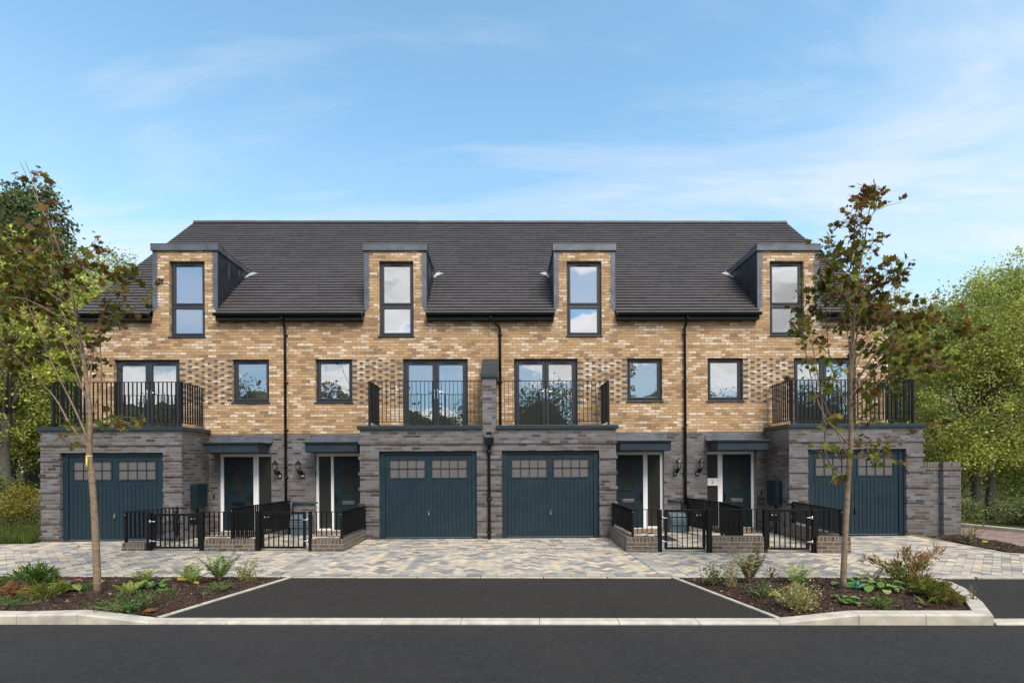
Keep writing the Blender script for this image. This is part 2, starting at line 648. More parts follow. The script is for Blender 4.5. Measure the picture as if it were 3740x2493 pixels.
M['glass_sky'] = glass_mat('window_glass_pale', 0.52, (0.05, 0.06, 0.065), (0.94, 0.95, 0.99))
M['paper'] = plain('paper', (0.72, 0.73, 0.78), 0.7, 0.2, var=0.03)
M['red_ink'] = plain('red_ink', (0.55, 0.33, 0.36), 0.8)
M['yellow'] = plain('yellow_paint', (0.70, 0.52, 0.05), 0.6)
M['digit_white'] = plain('digit_white', (0.8, 0.8, 0.8), 0.5, var=0.02)
M['bulb'] = plain('bulb_glass', (0.26, 0.26, 0.255), 0.25, var=0.05)
M['grey_plastic'] = plain('grey_plastic', (0.075, 0.115, 0.145), 0.5, 0.4, var=0.10)
M['kerb'] = plain('kerb_concrete', (0.4436, 0.4059, 0.3432), 0.9, 0.2, var=0.22, scale=5.5, bumpd=0.004, bscale=70)
M['asphalt'] = asphalt_mat('asphalt', (0.0335, 0.0320, 0.0318), (0.0495, 0.0453, 0.0423))
M['bay_asphalt'] = asphalt_mat('bay_asphalt', (0.0321, 0.0277, 0.0251), (0.0458, 0.0400, 0.0361))
M['paver'] = col_mat('paver')
M['joint'] = plain('joint_sand', (0.20, 0.135, 0.085), 0.95, 0.1, var=0.35, scale=9, bumpd=0.002)
M['mulch'] = plain('bark_mulch', (0.056, 0.034, 0.025), 0.97, 0.1, var=0.75, scale=32, bumpd=0.02, bscale=60)
M['chip'] = col_mat('bark_chip', 0.95, 60, 0.3, 0.003)
M['soil'] = plain('ground_soil', (0.05, 0.06, 0.022), 0.95, 0.1, var=0.5, scale=2.0, bumpd=0.02, bscale=12)
M['bank'] = plain('earth_bank', (0.09, 0.07, 0.05), 0.95, 0.1, var=0.5, scale=4.0, bumpd=0.03, bscale=10)
M['redbrick_road'] = brick_mat('red_block_road', [(0.0, (0.19, 0.125, 0.105)), (0.5, (0.26, 0.17, 0.145)), (1.0, (0.33, 0.23, 0.19))], (0.14, 0.10, 0.085),
                               bw=0.2, bh=0.1, rough=0.9, mottle=0.15)
M['leaf'] = leaf_mat('leaf')
M['leaf_thick'] = leaf_mat('glossy_leaf', 0.15, 0.35)
M['bark'] = bark_mat('maple_bark', (0.13, 0.09, 0.06), (0.31, 0.225, 0.145), (7, 7, 11))
M['twig_bark'] = bark_mat('twig_bark', (0.075, 0.05, 0.04), (0.19, 0.135, 0.10), (10, 10, 6))
M['bark_grey'] = bark_mat('old_bark', (0.035, 0.03, 0.024), (0.16, 0.14, 0.11))
M['rubber'] = plain('rubber_mat', (0.02, 0.02, 0.021), 0.9)
M['stone'] = plain('pale_stone', (0.55, 0.50, 0.43), 0.9, var=0.2, scale=30)
M['green_tie'] = plain('green_plastic', (0.01, 0.16, 0.12), 0.5)
# ------------------------------------------------------------------ the terrace
YB, YG = 13.385, 12.26          # main front wall, garage block front
GZ = 0.03                       # level of the paving
ZB = 2.688                      # dark brick below, tan brick above
ZE, YE = 5.80, 13.20            # eaves line of the tiles
YR, ZR = 18.30, 10.66           # ridge
YREAR = 23.2
SLOPE = (ZR - ZE) / (YR - YE)


def wall_cells(mb, rects, holes, y, depth):
    """front wall of union(rects) minus holes, with reveals 'depth' deep round each hole"""
    xs = sorted({v for r in rects + holes for v in r[:2]})
    zs = sorted({v for r in rects + holes for v in r[2:]})

    def inside(x, z):
        return any(r[0] < x < r[1] and r[2] < z < r[3] for r in rects) and not any(h[0] < x < h[1] and h[2] < z < h[3] for h in holes)
    for i in range(len(xs) - 1):
        for j in range(len(zs) - 1):
            if inside((xs[i] + xs[i + 1]) / 2, (zs[j] + zs[j + 1]) / 2):
                mb.quad((xs[i], y, zs[j]), (xs[i + 1], y, zs[j]), (xs[i + 1], y, zs[j + 1]), (xs[i], y, zs[j + 1]))
    for x0, x1, z0, z1 in holes:
        b = y + depth
        mb.quad((x0, y, z0), (x0, b, z0), (x0, b, z1), (x0, y, z1))
        mb.quad((x1, y, z0), (x1, y, z1), (x1, b, z1), (x1, b, z0))
        mb.quad((x0, y, z1), (x0, b, z1), (x1, b, z1), (x1, y, z1))
        mb.quad((x0, y, z0), (x1, y, z0), (x1, b, z0), (x0, b, z0))


def ring(mb, x0, x1, z0, z1, w, ya, yb_, top=None, bot=None):
    t = w if top is None else top
    b = w if bot is None else bot
    mb.box(x0, x0 + w, ya, yb_, z0, z1)
    mb.box(x1 - w, x1, ya, yb_, z0, z1)
    mb.box(x0 + w, x1 - w, ya, yb_, z1 - t, z1)
    mb.box(x0 + w, x1 - w, ya, yb_, z0, z0 + b)


def pane(parent, x0, x1, z0, z1, y, mat, name='pane'):
    t = random.uniform(-0.006, 0.006)
    mb = MB()
    mb.prism([(x0, y - t), (x1, y + t), (x1, y + t + 0.02), (x0, y - t + 0.02)], 'z', z0, z1)
    return mb.build(name, mat, parent)


def window(parent, x0, x1, z0, z1, transom=None, glass='glass', sill=True, y=YB, low_glass=None):
    yf = y + 0.085
    mb = MB()
    ring(mb, x0 + 0.003, x1 - 0.003, z0 + 0.03, z1 - 0.003, 0.055, yf, yf + 0.07)
    spans = [(z0 + 0.03, z1)] if transom is None else [(z0 + 0.03, transom), (transom, z1)]
    o = []
    for k, (a, b) in enumerate(spans):
        a2 = a + (0.055 if k == 0 else 0.028)
        b2 = b - (0.058 if k == len(spans) - 1 else 0.028)
        ring(mb, x0 + 0.058, x1 - 0.058, a2, b2, 0.05, yf - 0.012, yf + 0.055)
        o.append((x0 + 0.105, x1 - 0.105, a2 + 0.045, b2 - 0.045))
    if transom is not None:
        mb.box(x0 + 0.058, x1 - 0.058, yf + 0.002, yf + 0.07, transom - 0.028, transom + 0.028)
    w = mb.build('window', M['anthracite'], parent, bevel=0.006)
    for k, (a, b, c, d) in enumerate(o):
        g = low_glass if (low_glass and k == 0 and len(o) > 1) else glass
        pane(w, a, b, c, d, yf + 0.02, M[g])
    xm = (x0 + x1) / 2
    MB().box(xm - 0.17, xm + 0.17, yf - 0.022, yf - 0.012, z1 - 0.095, z1 - 0.078).build('trickle_vent', M['black_gloss'], w)
    if sill:
        MB().prism([(y - 0.035, z0), (y + 0.09, z0), (y + 0.09, z0 + 0.034), (y - 0.035, z0 + 0.022)], 'x', x0 - 0.03, x1 + 0.03).build('sill', M['anthracite'], w, bevel=0.004)
    return w


def french_door(parent, x0, x1, z0, z1):
    yf = YB + 0.085
    mb = MB()
    ring(mb, x0 + 0.003, x1 - 0.003, z0, z1 - 0.003, 0.055, yf, yf + 0.07)
    xm = (x0 + x1) / 2
    leaves = [(x0 + 0.058, xm - 0.003), (xm + 0.003, x1 - 0.058)]
    for a, b in leaves:
        ring(mb, a, b, z0 + 0.055, z1 - 0.06, 0.085, yf - 0.014, yf + 0.055)
    d = mb.build('french_door', M['anthracite'], parent, bevel=0.007)
    for k, (a, b) in enumerate(leaves):
        pane(d, a + 0.08, b - 0.08, z0 + 0.135, z1 - 0.14, yf + 0.02, M['glass'])
        c = (a + b) / 2
        MB().box(c - 0.19, c + 0.19, yf - 0.026, yf - 0.014, z1 - 0.108, z1 - 0.09).build('trickle_vent', M['black_gloss'], d)
        s = -1 if k == 0 else 1
        hx = xm + s * 0.045
        hz = z0 + 1.0
        h = MB()
        h.box(hx - 0.017, hx + 0.017, yf - 0.024, yf - 0.014, hz - 0.13, hz + 0.13)
        h.tube([(hx, yf - 0.024, hz + 0.05), (hx, yf - 0.065, hz + 0.05), (hx + s * 0.02, yf - 0.075, hz + 0.05), (hx + s * 0.14, yf - 0.072, hz + 0.05)], 0.011, 8)
        h.build('door_handle', M['chrome'], d)
    return d


def front_door(parent, xo0, xo1, leaf, side, knob):
    """xo0..xo1 opening; leaf / side (x0, x1) spans; knob: +1 handle on the leaf's right"""
    yf = YB + 0.10
    z0, z1 = 0.10, 2.165
    f = MB()
    f.box(xo0, min(leaf[0], side[0]), yf, yf + 0.07, z0, z1)
    f.box(max(leaf[1], side[1]), xo1, yf, yf + 0.07, z0, z1)
    a, b = sorted((leaf[0], leaf[1], side[0], side[1]))[1:3]
    f.box(a, b, yf, yf + 0.07, z0, z1 - 0.075)
    f.box(min(leaf[0], side[0]), max(leaf[1], side[1]), yf, yf + 0.07, z1 - 0.075, z1)
    f.box(side[0], side[1], yf + 0.004, yf + 0.07, z0, z0 + 0.06)
    f.box(leaf[0], leaf[1], yf + 0.004, yf + 0.07, z0, z0 + 0.02)
    fr = f.build('door_frame', M['white'], parent, bevel=0.005)
    pane(fr, side[0], side[1], z0 + 0.06, z1 - 0.075, yf + 0.03, M['obscure'], 'sidelight_pane')
    d = MB()
    d.box(leaf[0] + 0.004, leaf[1] - 0.004, yf + 0.012, yf + 0.06, z0 + 0.022, z1 - 0.079)
    xm = (leaf[0] + leaf[1]) / 2
    ring(d, xm - 0.165, xm + 0.165, 1.13, 1.80, 0.045, yf + 0.0, yf + 0.014)
    dr = d.build('front_door', M['teal_door'], parent, bevel=0.006)
    MB().box(xm - 0.118, xm + 0.118, yf + 0.004, yf + 0.0115, 1.178, 1.752).build('door_glass', M['obscure'], dr)
    l = MB()
    l.box(xm - 0.16, xm + 0.16, yf - 0.002, yf + 0.012, 0.80, 0.90)
    l.box(xm - 0.145, xm + 0.145, yf - 0.010, yf - 0.002, 0.815, 0.885)
    l.build('letter_plate', M['steel_plate'] if parent.get('plate', 1) else M['black_steel'], dr, bevel=0.003)
    hx = leaf[1] - 0.05 if knob > 0 else leaf[0] + 0.05
    h = MB()
    h.box(hx - 0.018, hx + 0.018, yf - 0.004, yf + 0.012, 0.83, 1.08)
    h.tube([(hx, yf, 1.0), (hx, yf - 0.05, 1.0), (hx - knob * 0.03, yf - 0.058, 1.0), (hx - knob * 0.14, yf - 0.055, 0.995)], 0.011, 8)
    h.build('door_handle', M['black_steel'], dr)
    # step sill
    MB().box(xo0 + 0.01, xo1 - 0.01, YB - 0.03, yf - 0.002, GZ, z0 - 0.002).build('door_step', M['mortar'], parent, bevel=0.004)


def garage_door(parent, x0, x1, z1, handle=True, dark_handle=False):
    yf = YG + 0.075
    z0 = GZ + 0.015
    f = MB()
    ring(f, x0 + 0.002, x1 - 0.002, z0, z1 - 0.002, 0.125, yf, yf + 0.08, top=0.085, bot=0.001)
    a, b = x0 + 0.132, x1 - 0.132
    y2 = yf + 0.022
    zt = z1 - 0.095
    xm = (a + b) / 2
    zw0, zw1 = zt - 0.57, zt - 0.10
    f.box(a, b, y2, y2 + 0.04, zt - 0.075, zt)
    f.box(a, b, y2, y2 + 0.04, zw0 - 0.10, zw0 - 0.02)
    wins = []
    for k, (p, q) in enumerate(((a + 0.085, xm - 0.055), (xm + 0.055, b - 0.085))):
        ring(f, p, q, zw0 - 0.02, zw1 + 0.025, 0.035, y2 - 0.012, y2 + 0.03)
        wins.append((p + 0.035, q - 0.035, zw0 + 0.015, zw1 - 0.01))
    f.box(a, a + 0.085, y2, y2 + 0.04, zw0 - 0.02, zt - 0.075)
    f.box(b - 0.085, b, y2, y2 + 0.04, zw0 - 0.02, zt - 0.075)
    f.box(xm - 0.055, xm + 0.055, y2, y2 + 0.04, zw0 - 0.02, zt - 0.075)
    # ribbed lower panel: boards with grooves, stiles at the sides and centre
    zb = zw0 - 0.10
    f.box(a, b, y2 + 0.012, y2 + 0.03, z0 + 0.03, zb)
    n = 22
    wd = (b - a) / n
    for i in range(n):
        f.box(a + i * wd + 0.006, a + (i + 1) * wd - 0.006, y2, y2 + 0.013, z0 + 0.03, zb - 0.002)
    d = f.build('garage_door', M['teal'], parent, bevel=0.004)
    MB().box(a, b, y2 - 0.004, y2 + 0.04, z0 + 0.006, z0 + 0.028).build('bottom_seal', M['grey_plastic'], d)
    for p, q, c, e in wins:
        w = MB()
        w.box(p, q, y2 + 0.016, y2 + 0.024, c, e)
        pn = w.build('garage_window', M['frosted'], d)
        g = MB()
        for i in range(1, 4):
            x = p + (q - p) * i / 4
            g.box(x - 0.008, x + 0.008, y2, y2 + 0.015, c, e)
        zc = (c + e) / 2
        for i in range(4):
            g.box(p + (q - p) * i / 4 + (0.009 if i else 0), p + (q - p) * (i + 1) / 4 - (0.009 if i < 3 else 0), y2 + 0.001, y2 + 0.015, zc - 0.008, zc + 0.008)
        g.build('glazing_bar', M['teal'], d)
    h = MB()
    h.lathe((xm, y2 - 0.02, 0.62), [(0.012, 0.05), (0.02, 0.03), (0.028, 0.0), (0.024, -0.03), (0.01, -0.045)], 10)
    h.box(xm - 0.012, xm + 0.012, y2 - 0.012, y2, 0.60, 0.74)
    h.build('door_handle', M['black_steel'] if dark_handle else M['steel_plate'], d)
    return d


def bars_between(mb, a, b, z0, z1, step, thick, deep):
    """flat bars set edge-on across the line a-b"""
    a, b = Vector((*a, 0)), Vector((*b, 0))
    d = b - a
    L = d.length
    d.normalize()
    s = Vector((-d.y, d.x, 0))
    n = max(1, int(round(L / step)))
    for i in range(1, n):
        c = a + d * (L * i / n)
        t, e = d * (thick / 2), s * (deep / 2)
        p = [c - t - e, c + t - e, c + t + e, c - t + e]
        k = len(mb.v)
        for z in (z0, z1):
            mb.v += [(q.x, q.y, z) for q in p]
        for q in ((0, 1, 5, 4), (1, 2, 6, 5), (2, 3, 7, 6), (3, 0, 4, 7), (4, 5, 6, 7), (3, 2, 1, 0)):
            mb.f.append(tuple(k + i2 for i2 in q))
            mb.smooth.append(False)


def rail_run(name, path, z0, z1, mat, parent, posts=(), step=0.103, post_bottom=None, wid=0.042, bar=0.009):
    """railing along a polyline: top and bottom rail, edge-on bars, posts at the given vertex numbers"""
    mb = MB()
    for a, b in zip(path[:-1], path[1:]):
        mb.bar((*a, z1 - 0.006), (*b, z1 - 0.006), wid, 0.012)
        mb.bar((*a, z0), (*b, z0), wid, 0.012)
        bars_between(mb, a, b, z0 + 0.006, z1 - 0.012, step, bar, wid * 0.92)
    r = mb.build(name, mat, parent)
    for i in posts:
        x, y = path[i]
        zb = post_bottom if post_bottom is not None else z0 - 0.1
        p = MB()
        p.box(x - 0.022, x + 0.022, y - 0.032, y + 0.032, zb, z1 - 0.0125)
        p.build('post', mat, r if parent is not None else None, bevel=0.002)
    return r


def lantern(parent, x, z):
    """wall lantern: curved bracket, hexagonal cage, bulb"""
    y = YB - 0.17
    mb = MB()
    mb.lathe((x + 0.03, YB - 0.012, z - 0.07), [(0.001, 0)], 8) if False else None
    mb.prism([(x - 0.045 + 0.06 + 0.05 * math.cos(t), z - 0.10 + 0.06 * math.sin(t)) for t in [i * math.pi / 5 for i in range(10)]], 'y', YB - 0.016, YB - 0.001)
    mb.tube([(x + 0.015, YB - 0.016, z - 0.10), (x + 0.015, YB - 0.07, z - 0.13), (x, YB - 0.13, z - 0.11), (x, y, z - 0.075), (x, y, z - 0.05)], [0.018, 0.017, 0.016, 0.02, 0.026], 8)
    mb.lathe((x, y, z), [(0.03, -0.055), (0.042, -0.045), (0.042, -0.035)], 6, False)
    mb.lathe((x, y, z), [(0.082, 0.125), (0.088, 0.13), (0.05, 0.185), (0.018, 0.205), (0.012, 0.225), (0.018, 0.235), (0.004, 0.258)], 6, False)
    for k in range(6):
        t = 2 * math.pi * k / 6
        c, s = math.cos(t), math.sin(t)
        mb.tube([(x + 0.040 * c, y + 0.040 * s, z - 0.036), (x + 0.072 * c, y + 0.072 * s, z + 0.126)], 0.0055, 5)
    l = mb.build('wall_lantern', M['black_gloss'], parent)
    MB().lathe((x, y, z), [(0.012, -0.03), (0.016, 0.0), (0.032, 0.045), (0.034, 0.07), (0.02, 0.095), (0.004, 0.102)], 10).build('bulb', M['bulb'], l)


def number_plate(parent, x, z, txt):
    b = MB().box(x - 0.052, x + 0.052, YB - 0.014, YB - 0.001, z - 0.055, z + 0.055).build('number_plate', M['black_gloss'], parent, bevel=0.003)
    cu = bpy.data.curves.new('digits', 'FONT')
    cu.body = txt
    cu.size = 0.066
    cu.align_x = 'CENTER'
    cu.align_y = 'CENTER'
    cu.extrude = 0.0015
    cu.offset = 0.0003
    tmp = bpy.data.objects.new('digits', cu)
    COL.objects.link(tmp)
    bpy.context.view_layer.update()
    me = bpy.data.meshes.new_from_object(tmp.evaluated_get(bpy.context.evaluated_depsgraph_get()))
    bpy.data.objects.remove(tmp)
    org = origin_of(b)
    me.transform(Matrix.Translation(Vector((x, YB - 0.0165, z)) - org) @ Matrix.Rotation(math.pi / 2, 4, 'X'))
    me.materials.clear()
    me.materials.append(M['digit_white'])
    o = bpy.data.objects.new('digits', me)
    COL.objects.link(o)
    o.parent = b


def canopy(parent, x0, x1, fx0, fx1):
    yf = 12.76
    mb = MB()
    mb.box(x0, x1, yf, YB - 0.002, 2.185, 2.402)
    mb.box(x0 - 0.05, x1 + 0.05, yf - 0.05, YB - 0.002, 2.404, 2.448)
    c = mb.build('canopy', M['coping'], parent, bevel=0.004)
    f = MB()
    f.prism([(YB - 0.10, 2.45), (YB - 0.002, 2.45), (YB - 0.002, 2.615), (YB - 0.02, 2.615), (YB - 0.03, 2.50)], 'x', fx0, fx1)
    f.build('lead_flashing', M['lead'], c)
    w = MB()
    w.box(x0 + 0.02, x1 - 0.02, yf + 0.02, YB - 0.004, 2.172, 2.1845)
    w.build('soffit', M['black_gloss'], c)


def downpipe(parent, x, ztop, zbot, jog, shoe=True, y=YB):
    yy = y - 0.06
    mb = MB()
    pts = [(x + jog, y - 0.19, ztop + 0.04), (x + jog, y - 0.19, ztop - 0.07), (x + jog * 0.8, y - 0.17, ztop - 0.11),
           (x + jog * 0.15, yy - 0.01, ztop - 0.24), (x, yy, ztop - 0.30), (x, yy, zbot)]
    mb.tube(pts, 0.034, 10)
    z = ztop - 0.45
    while z > zbot + 0.1:
        mb.lathe((x, yy, z), [(0.042, -0.02), (0.042, 0.02)], 10)
        mb.box(x - 0.06, x + 0.06, y - 0.03, y - 0.002, z - 0.012, z + 0.012)
        z -= 1.25
    return mb.build('downpipe', M['black_gloss'], parent)


def gutter(parent, x0, x1, caps=(True, True)):
    mb = MB()
    r = 0.062
    yc, zc = YE - 0.035, 5.815
    n = 8
    arc = [(yc + r * math.cos(t), zc + r * math.sin(t) * 1.1) for t in [math.pi + math.pi * i / n for i in range(n + 1)]]
    inner = [(yc + (r - 0.006) * math.cos(t), zc + (r - 0.006) * math.sin(t) * 1.1) for t in [2 * math.pi - math.pi * i / n for i in range(n + 1)]]
    mb.prism(arc + inner, 'x', x0, x1)
    for c, x in zip(caps, (x0, x1)):
        if c:
            mb.prism(arc, 'x', x - 0.006 if x == x0 else x, x if x == x0 else x + 0.006)
    x = x0 + 0.35
    big = [(yc + (r + 0.006) * math.cos(t), zc + (r + 0.006) * math.sin(t) * 1.1) for t in [math.pi + math.pi * i / n for i in range(n + 1)]]
    while x < x1 - 0.1:
        mb.prism(big, 'x', x - 0.012, x + 0.012)
        x += 0.86
    # fascia board behind
    mb.box(x0, x1, YE + 0.035, YB - 0.002, 5.655, 5.80)
    return mb.build('gutter', M['black_gloss'], parent)


def roof(parent, x0, x1, dormers, verge=None):
    """stepped tile courses on the front slope, plain rear slope, ridge tiles"""
    mb = MB()
    n = 40
    dy, dz = (YR - YE) / n, (ZR - ZE) / n
    L = math.hypot(dy, dz)
    for i in range(n):
        ya, za = YE + i * dy, ZE + i * dz
        yb_, zb = ya + dy, za + dz
        segs = [(x0, x1)]
        if ya < YB + 0.08:
            segs = []
            c = x0
            for a, b in sorted(dormers):
                if a > c:
                    segs.append((c, a))
                c = b
            if x1 > c:
                segs.append((c, x1))
        lift = 0.040
        for a, b in segs:
            # split lengthwise so that rows wander by a millimetre or two like real tiles
            xs = np.arange(a, b, 0.54).tolist() + [b]
            if len(xs) > 2 and b - xs[-2] < 0.1:
                xs.pop(-2)
            for p, q in zip(xs[:-1], xs[1:]):
                e = random.uniform(-0.004, 0.004)
                k = len(mb.v)
                mb.v += [(p, ya - 0.012, za - 0.012 + lift + e), (q, ya - 0.012, za - 0.012 + lift + e), (q, yb_, zb + 0.004), (p, yb_, zb + 0.004),
                         (p, ya + 0.022, za - 0.010), (q, ya + 0.022, za - 0.010)]
                mb.f += [(k, k + 1, k + 2, k + 3), (k + 4, k + 5, k + 1, k), (k + 4, k, k + 3), (k + 1, k + 5, k + 2)]
                mb.smooth += [False] * 4
    mb.quad((x0, YR, ZR), (x1, YR, ZR), (x1, YREAR + 0.2, ZE), (x0, YREAR + 0.2, ZE))
    o = mb.build('roof', M['roof_tile'], parent, fix=False)
    # uv: x along, slope length up, rows matching the courses
    me = o.data
    org = origin_of(parent)
    uv = me.uv_layers[0].data
    for p in me.polygons:
        for li in p.loop_indices:
            co = me.vertices[me.loops[li].vertex_index].co
            uv[li].uv = (co.x + org.x, (co.y + org.y - YE) / dy * 0.176 + 0.001)
    r = MB()
    x = x0
    while x < x1 - 0.05:
        e = min(x + 0.44, x1)
        rr = 0.115 + random.uniform(-0.003, 0.003)
        zz = ZR - 0.045 + random.uniform(-0.003, 0.003)
        prof = [(YR + rr * math.cos(t), zz + rr * math.sin(t)) for t in [math.pi * i / 8 for i in range(9)]]
        r.prism(prof, 'x', x, e - 0.008)
        x = e
    r.build('ridge', M['ridge_tile'], o)
    if verge is not None:
        v = MB()
        for s in (1,):
            v.prism([(YE - 0.01, ZE - 0.06), (YE - 0.01, ZE + 0.02), (YR, ZR + 0.02), (YR, ZR - 0.06)], 'x', verge - 0.02, verge + 0.02)
        v.prism([(YREAR + 0.2, ZE - 0.06), (YREAR + 0.2, ZE + 0.01), (YR + 0.001, ZR + 0.02), (YR + 0.001, ZR - 0.06)], 'x', verge - 0.02, verge + 0.02)
        v.build('verge', M['ridge_tile'], o)
    return o


def dormer(parent, x0, x1, zc=7.53):
    """lead cheeks, flat lead cap, serrated lead soakers on the brick face"""
    def roof_y(z):
        return YE + (z - ZE) / SLOPE
    c = MB()
    yb_ = roof_y(zc + 0.17) + 0.05
    c.box(x0 - 0.03, x1 + 0.03, YB - 0.05, yb_, zc, zc + 0.165)
    c.box(x0 - 0.036, x1 + 0.036, YB - 0.056, YB + 0.3, zc + 0.1645, zc + 0.182)
    d = c.build('dormer', M['lead'], parent, bevel=0.006)
    for s, x in ((-1, x0), (1, x1)):
        mb = MB()
        xa, xb = (x, x + 0.02) if s < 0 else (x - 0.02, x)
        mb.prism([(YB + 0.004, 5.93), (YB + 0.004, zc), (roof_y(zc) + 0.03, zc), (YB + 0.03, 5.93)], 'x', xa, xb)
        for yy in (YB + 0.55, YB + 1.08):
            zb = ZE + (yy - YE) * SLOPE - 0.02
            mb.tube([(x + s * 0.004, yy, zb), (x + s * 0.004, yy, zc)], 0.010, 6)
        mb.build('lead_cheek', M['lead_cheek'], d)
    # soakers with a sawtooth edge, stepping with the brick courses
    rows = int((zc - 6.0) / 0.075)
    for s, x in ((1, x0), (-1, x1)):
        k = MB()
        for i in range(rows):
            za = zc - 0.005 - (i + 1) * 0.075
            zb = za + 0.075
            w = 0.10 + random.uniform(-0.006, 0.006)
            t = 0.155 + random.uniform(-0.02, 0.01)
            k.quad((x, YB - 0.006, za), (x + s * w, YB - 0.006, za), (x + s * t, YB - 0.006, za + 0.062), (x + s * w, YB - 0.006, zb), (x, YB - 0.006, zb))
        zl = zc - 0.005 - rows * 0.075
        k.quad((x, YB - 0.006, 5.88), (x + s * 0.012, YB - 0.006, 5.88), (x + s * 0.10, YB - 0.006, zl), (x, YB - 0.006, zl))
        k.box(x - 0.004, x + 0.004, YB - 0.0055, YB + 0.003, 5.88, zc - 0.005)
        k.build('lead_soaker', M['lead'], d)
    # lead saddle where cheek meets the tiles
    for s, x in ((-1, x0), (1, x1)):
        sd = MB()
        y1 = roof_y(zc)
        sd.quad((x, y1 - 0.02, zc + 0.03), (x + s * 0.05, y1 - 0.14, zc - 0.10), (x + s * 0.27, y1 - 0.005, zc + 0.035), (x + s * 0.1, y1 + 0.05, zc + 0.09))
        sd.quad((x, y1 - 0.03, zc + 0.02), (x, y1 - 0.26, zc - 0.20), (x + s * 0.08, y1 - 0.20, zc - 0.14), (x + s * 0.05, y1 - 0.14, zc - 0.095))
        sd.build('lead_saddle', M['lead_new'], d)
    return d


def brick_pattern(parent, x0, x1, door_left):
    """dark headers set in a chequer between french door and window, counted from the door side"""
    mb = MB()
    s = (x1 - x0) / 1.40
    for i in range(16):
        z = 4.665 - (i + 1) * 0.075
        if i % 2 == 0:
            spans = [(0.23, 0.328), (0.576, 0.674), (0.922, 1.02), (1.262, 1.396)]
        else:
            spans = [(0.004, 0.157), (0.403, 0.501), (0.749, 0.847), (1.095, 1.193)]
        for p, q in spans:
            xa, xb = (x0 + p * s, x0 + q * s) if door_left else (x1 - q * s, x1 - p * s)
            mb.box(xa, xb, YB - 0.0035, YB + 0.01, z + 0.006, z + 0.070)
    mb.build('dark_header_pattern', M['pattern_brick'], parent)


def garage_block(parent, x0, x1, door, side_l, side_r, party=None):
    """projecting dark brick garage front with flat roof, coping and corbelled courses"""
    zt = 2.705
    mb = MB()
    wall_cells(mb, [(x0, x1, 0.0, zt)], [(door[0], door[1], 0.0, 2.18)], YG, 0.085)
    if side_l:
        mb.quad((x0, YG, 0), (x0, YB, 0), (x0, YB, zt), (x0, YG, zt))
    if side_r:
        mb.quad((x1, YG, 0), (x1, YB, 0), (x1, YB, zt), (x1, YG, zt))
    w = mb.build('garage_wall', M['dark_brick'], parent, uvoff=(0.03, -0.03))
    # corbelled courses every fifth row
    for k in range(7):
        z = 2.355 - k * 0.375
        spans = [(x0, x1)] if k == 0 else [(x0, door[0] - 0.004), (door[1] + 0.004, x1)]
        for a, b in spans:
            a2 = a - (0.03 if (a == x0 and side_l) else 0)
            b2 = b + (0.03 if (b == x1 and side_r) else 0)
            MB().box(a2, b2, YG - 0.03, YG + 0.01, z, z + 0.069).build('corbel_course', M['dark_brick'], w, uvoff=(0.03, -0.03))
    # deck of the balcony and its coping
    d = MB()
    d.box(x0 + 0.1, x1 - 0.1, YG + 0.1, YB - 0.002, 2.62, 2.70)
    d.build('balcony_deck', M['coping'], parent)
    return w


def coping(parent, x0, x1, ends):
    zt = 2.708
    k = MB()
    a = x0 - (0.055 if ends[0] else 0)
    b = x1 + (0.055 if ends[1] else 0)
    k.box(a, b, YG - 0.055, YG + 0.30, zt, zt + 0.092)
    if ends[0]:
        k.box(a, a + 0.3, YG + 0.302, YB - 0.002, zt, zt + 0.092)
    if ends[1]:
        k.box(b - 0.3, b, YG + 0.302, YB - 0.002, zt, zt + 0.092)
    return k.build('coping', M['coping'], parent, bevel=0.005)


def wall_box(parent, x, s, y0=12.58, y1=13.04, z0=0.79, z1=1.40):
    """tall meter cabinet on a side wall, s=+1 sticking out to the right"""
    mb = MB()
    xa, xb = (x + 0.002, x + 0.15) if s > 0 else (x - 0.15, x - 0.002)
    mb.box(xa, xb, y0, y1, z0, z1)
    xl = xb if s > 0 else xa
    mb.box(min(xl, xl + s * 0.018), max(xl, xl + s * 0.018), y0 + 0.012, y1 - 0.012, z0 + 0.012, z1 - 0.012)
    b = mb.build('meter_cabinet', M['teal_door'], parent, bevel=0.006)
    MB().tube([(x + s * 0.06, y0 + 0.2, z0), (x + s * 0.06, y0 + 0.2, GZ)], 0.024, 8).build('conduit', M['teal_door'], b)


def gas_box(parent, x0, x1, px, pz):
    """half-buried gas meter box with a bulging hinged front, and its pipe"""
    y = YB
    prof = [(y - 0.002, GZ), (y - 0.24, GZ), (y - 0.27, 0.20), (y - 0.31, 0.25), (y - 0.31, 0.36), (y - 0.28, 0.46), (y - 0.20, 0.53), (y - 0.002, 0.585)]
    mb = MB()
    mb.prism(prof, 'x', x0, x1)
    g = mb.build('gas_meter_box', M['grey_plastic'], parent, bevel=0.012)
    r = MB()
    for z in (0.30, 0.38, 0.45):
        r.box(x0 - 0.003, x1 + 0.003, y - 0.316, y - 0.25, z, z + 0.006)
    r.build('lid_rib', M['coping'], g)
    MB().tube([(px[0], y - 0.05, 0.5), (px[0], y - 0.05, pz), (px[1], y - 0.05, pz), (px[1], y, pz)], 0.024, 8).build('gas_pipe', M['teal'], parent)


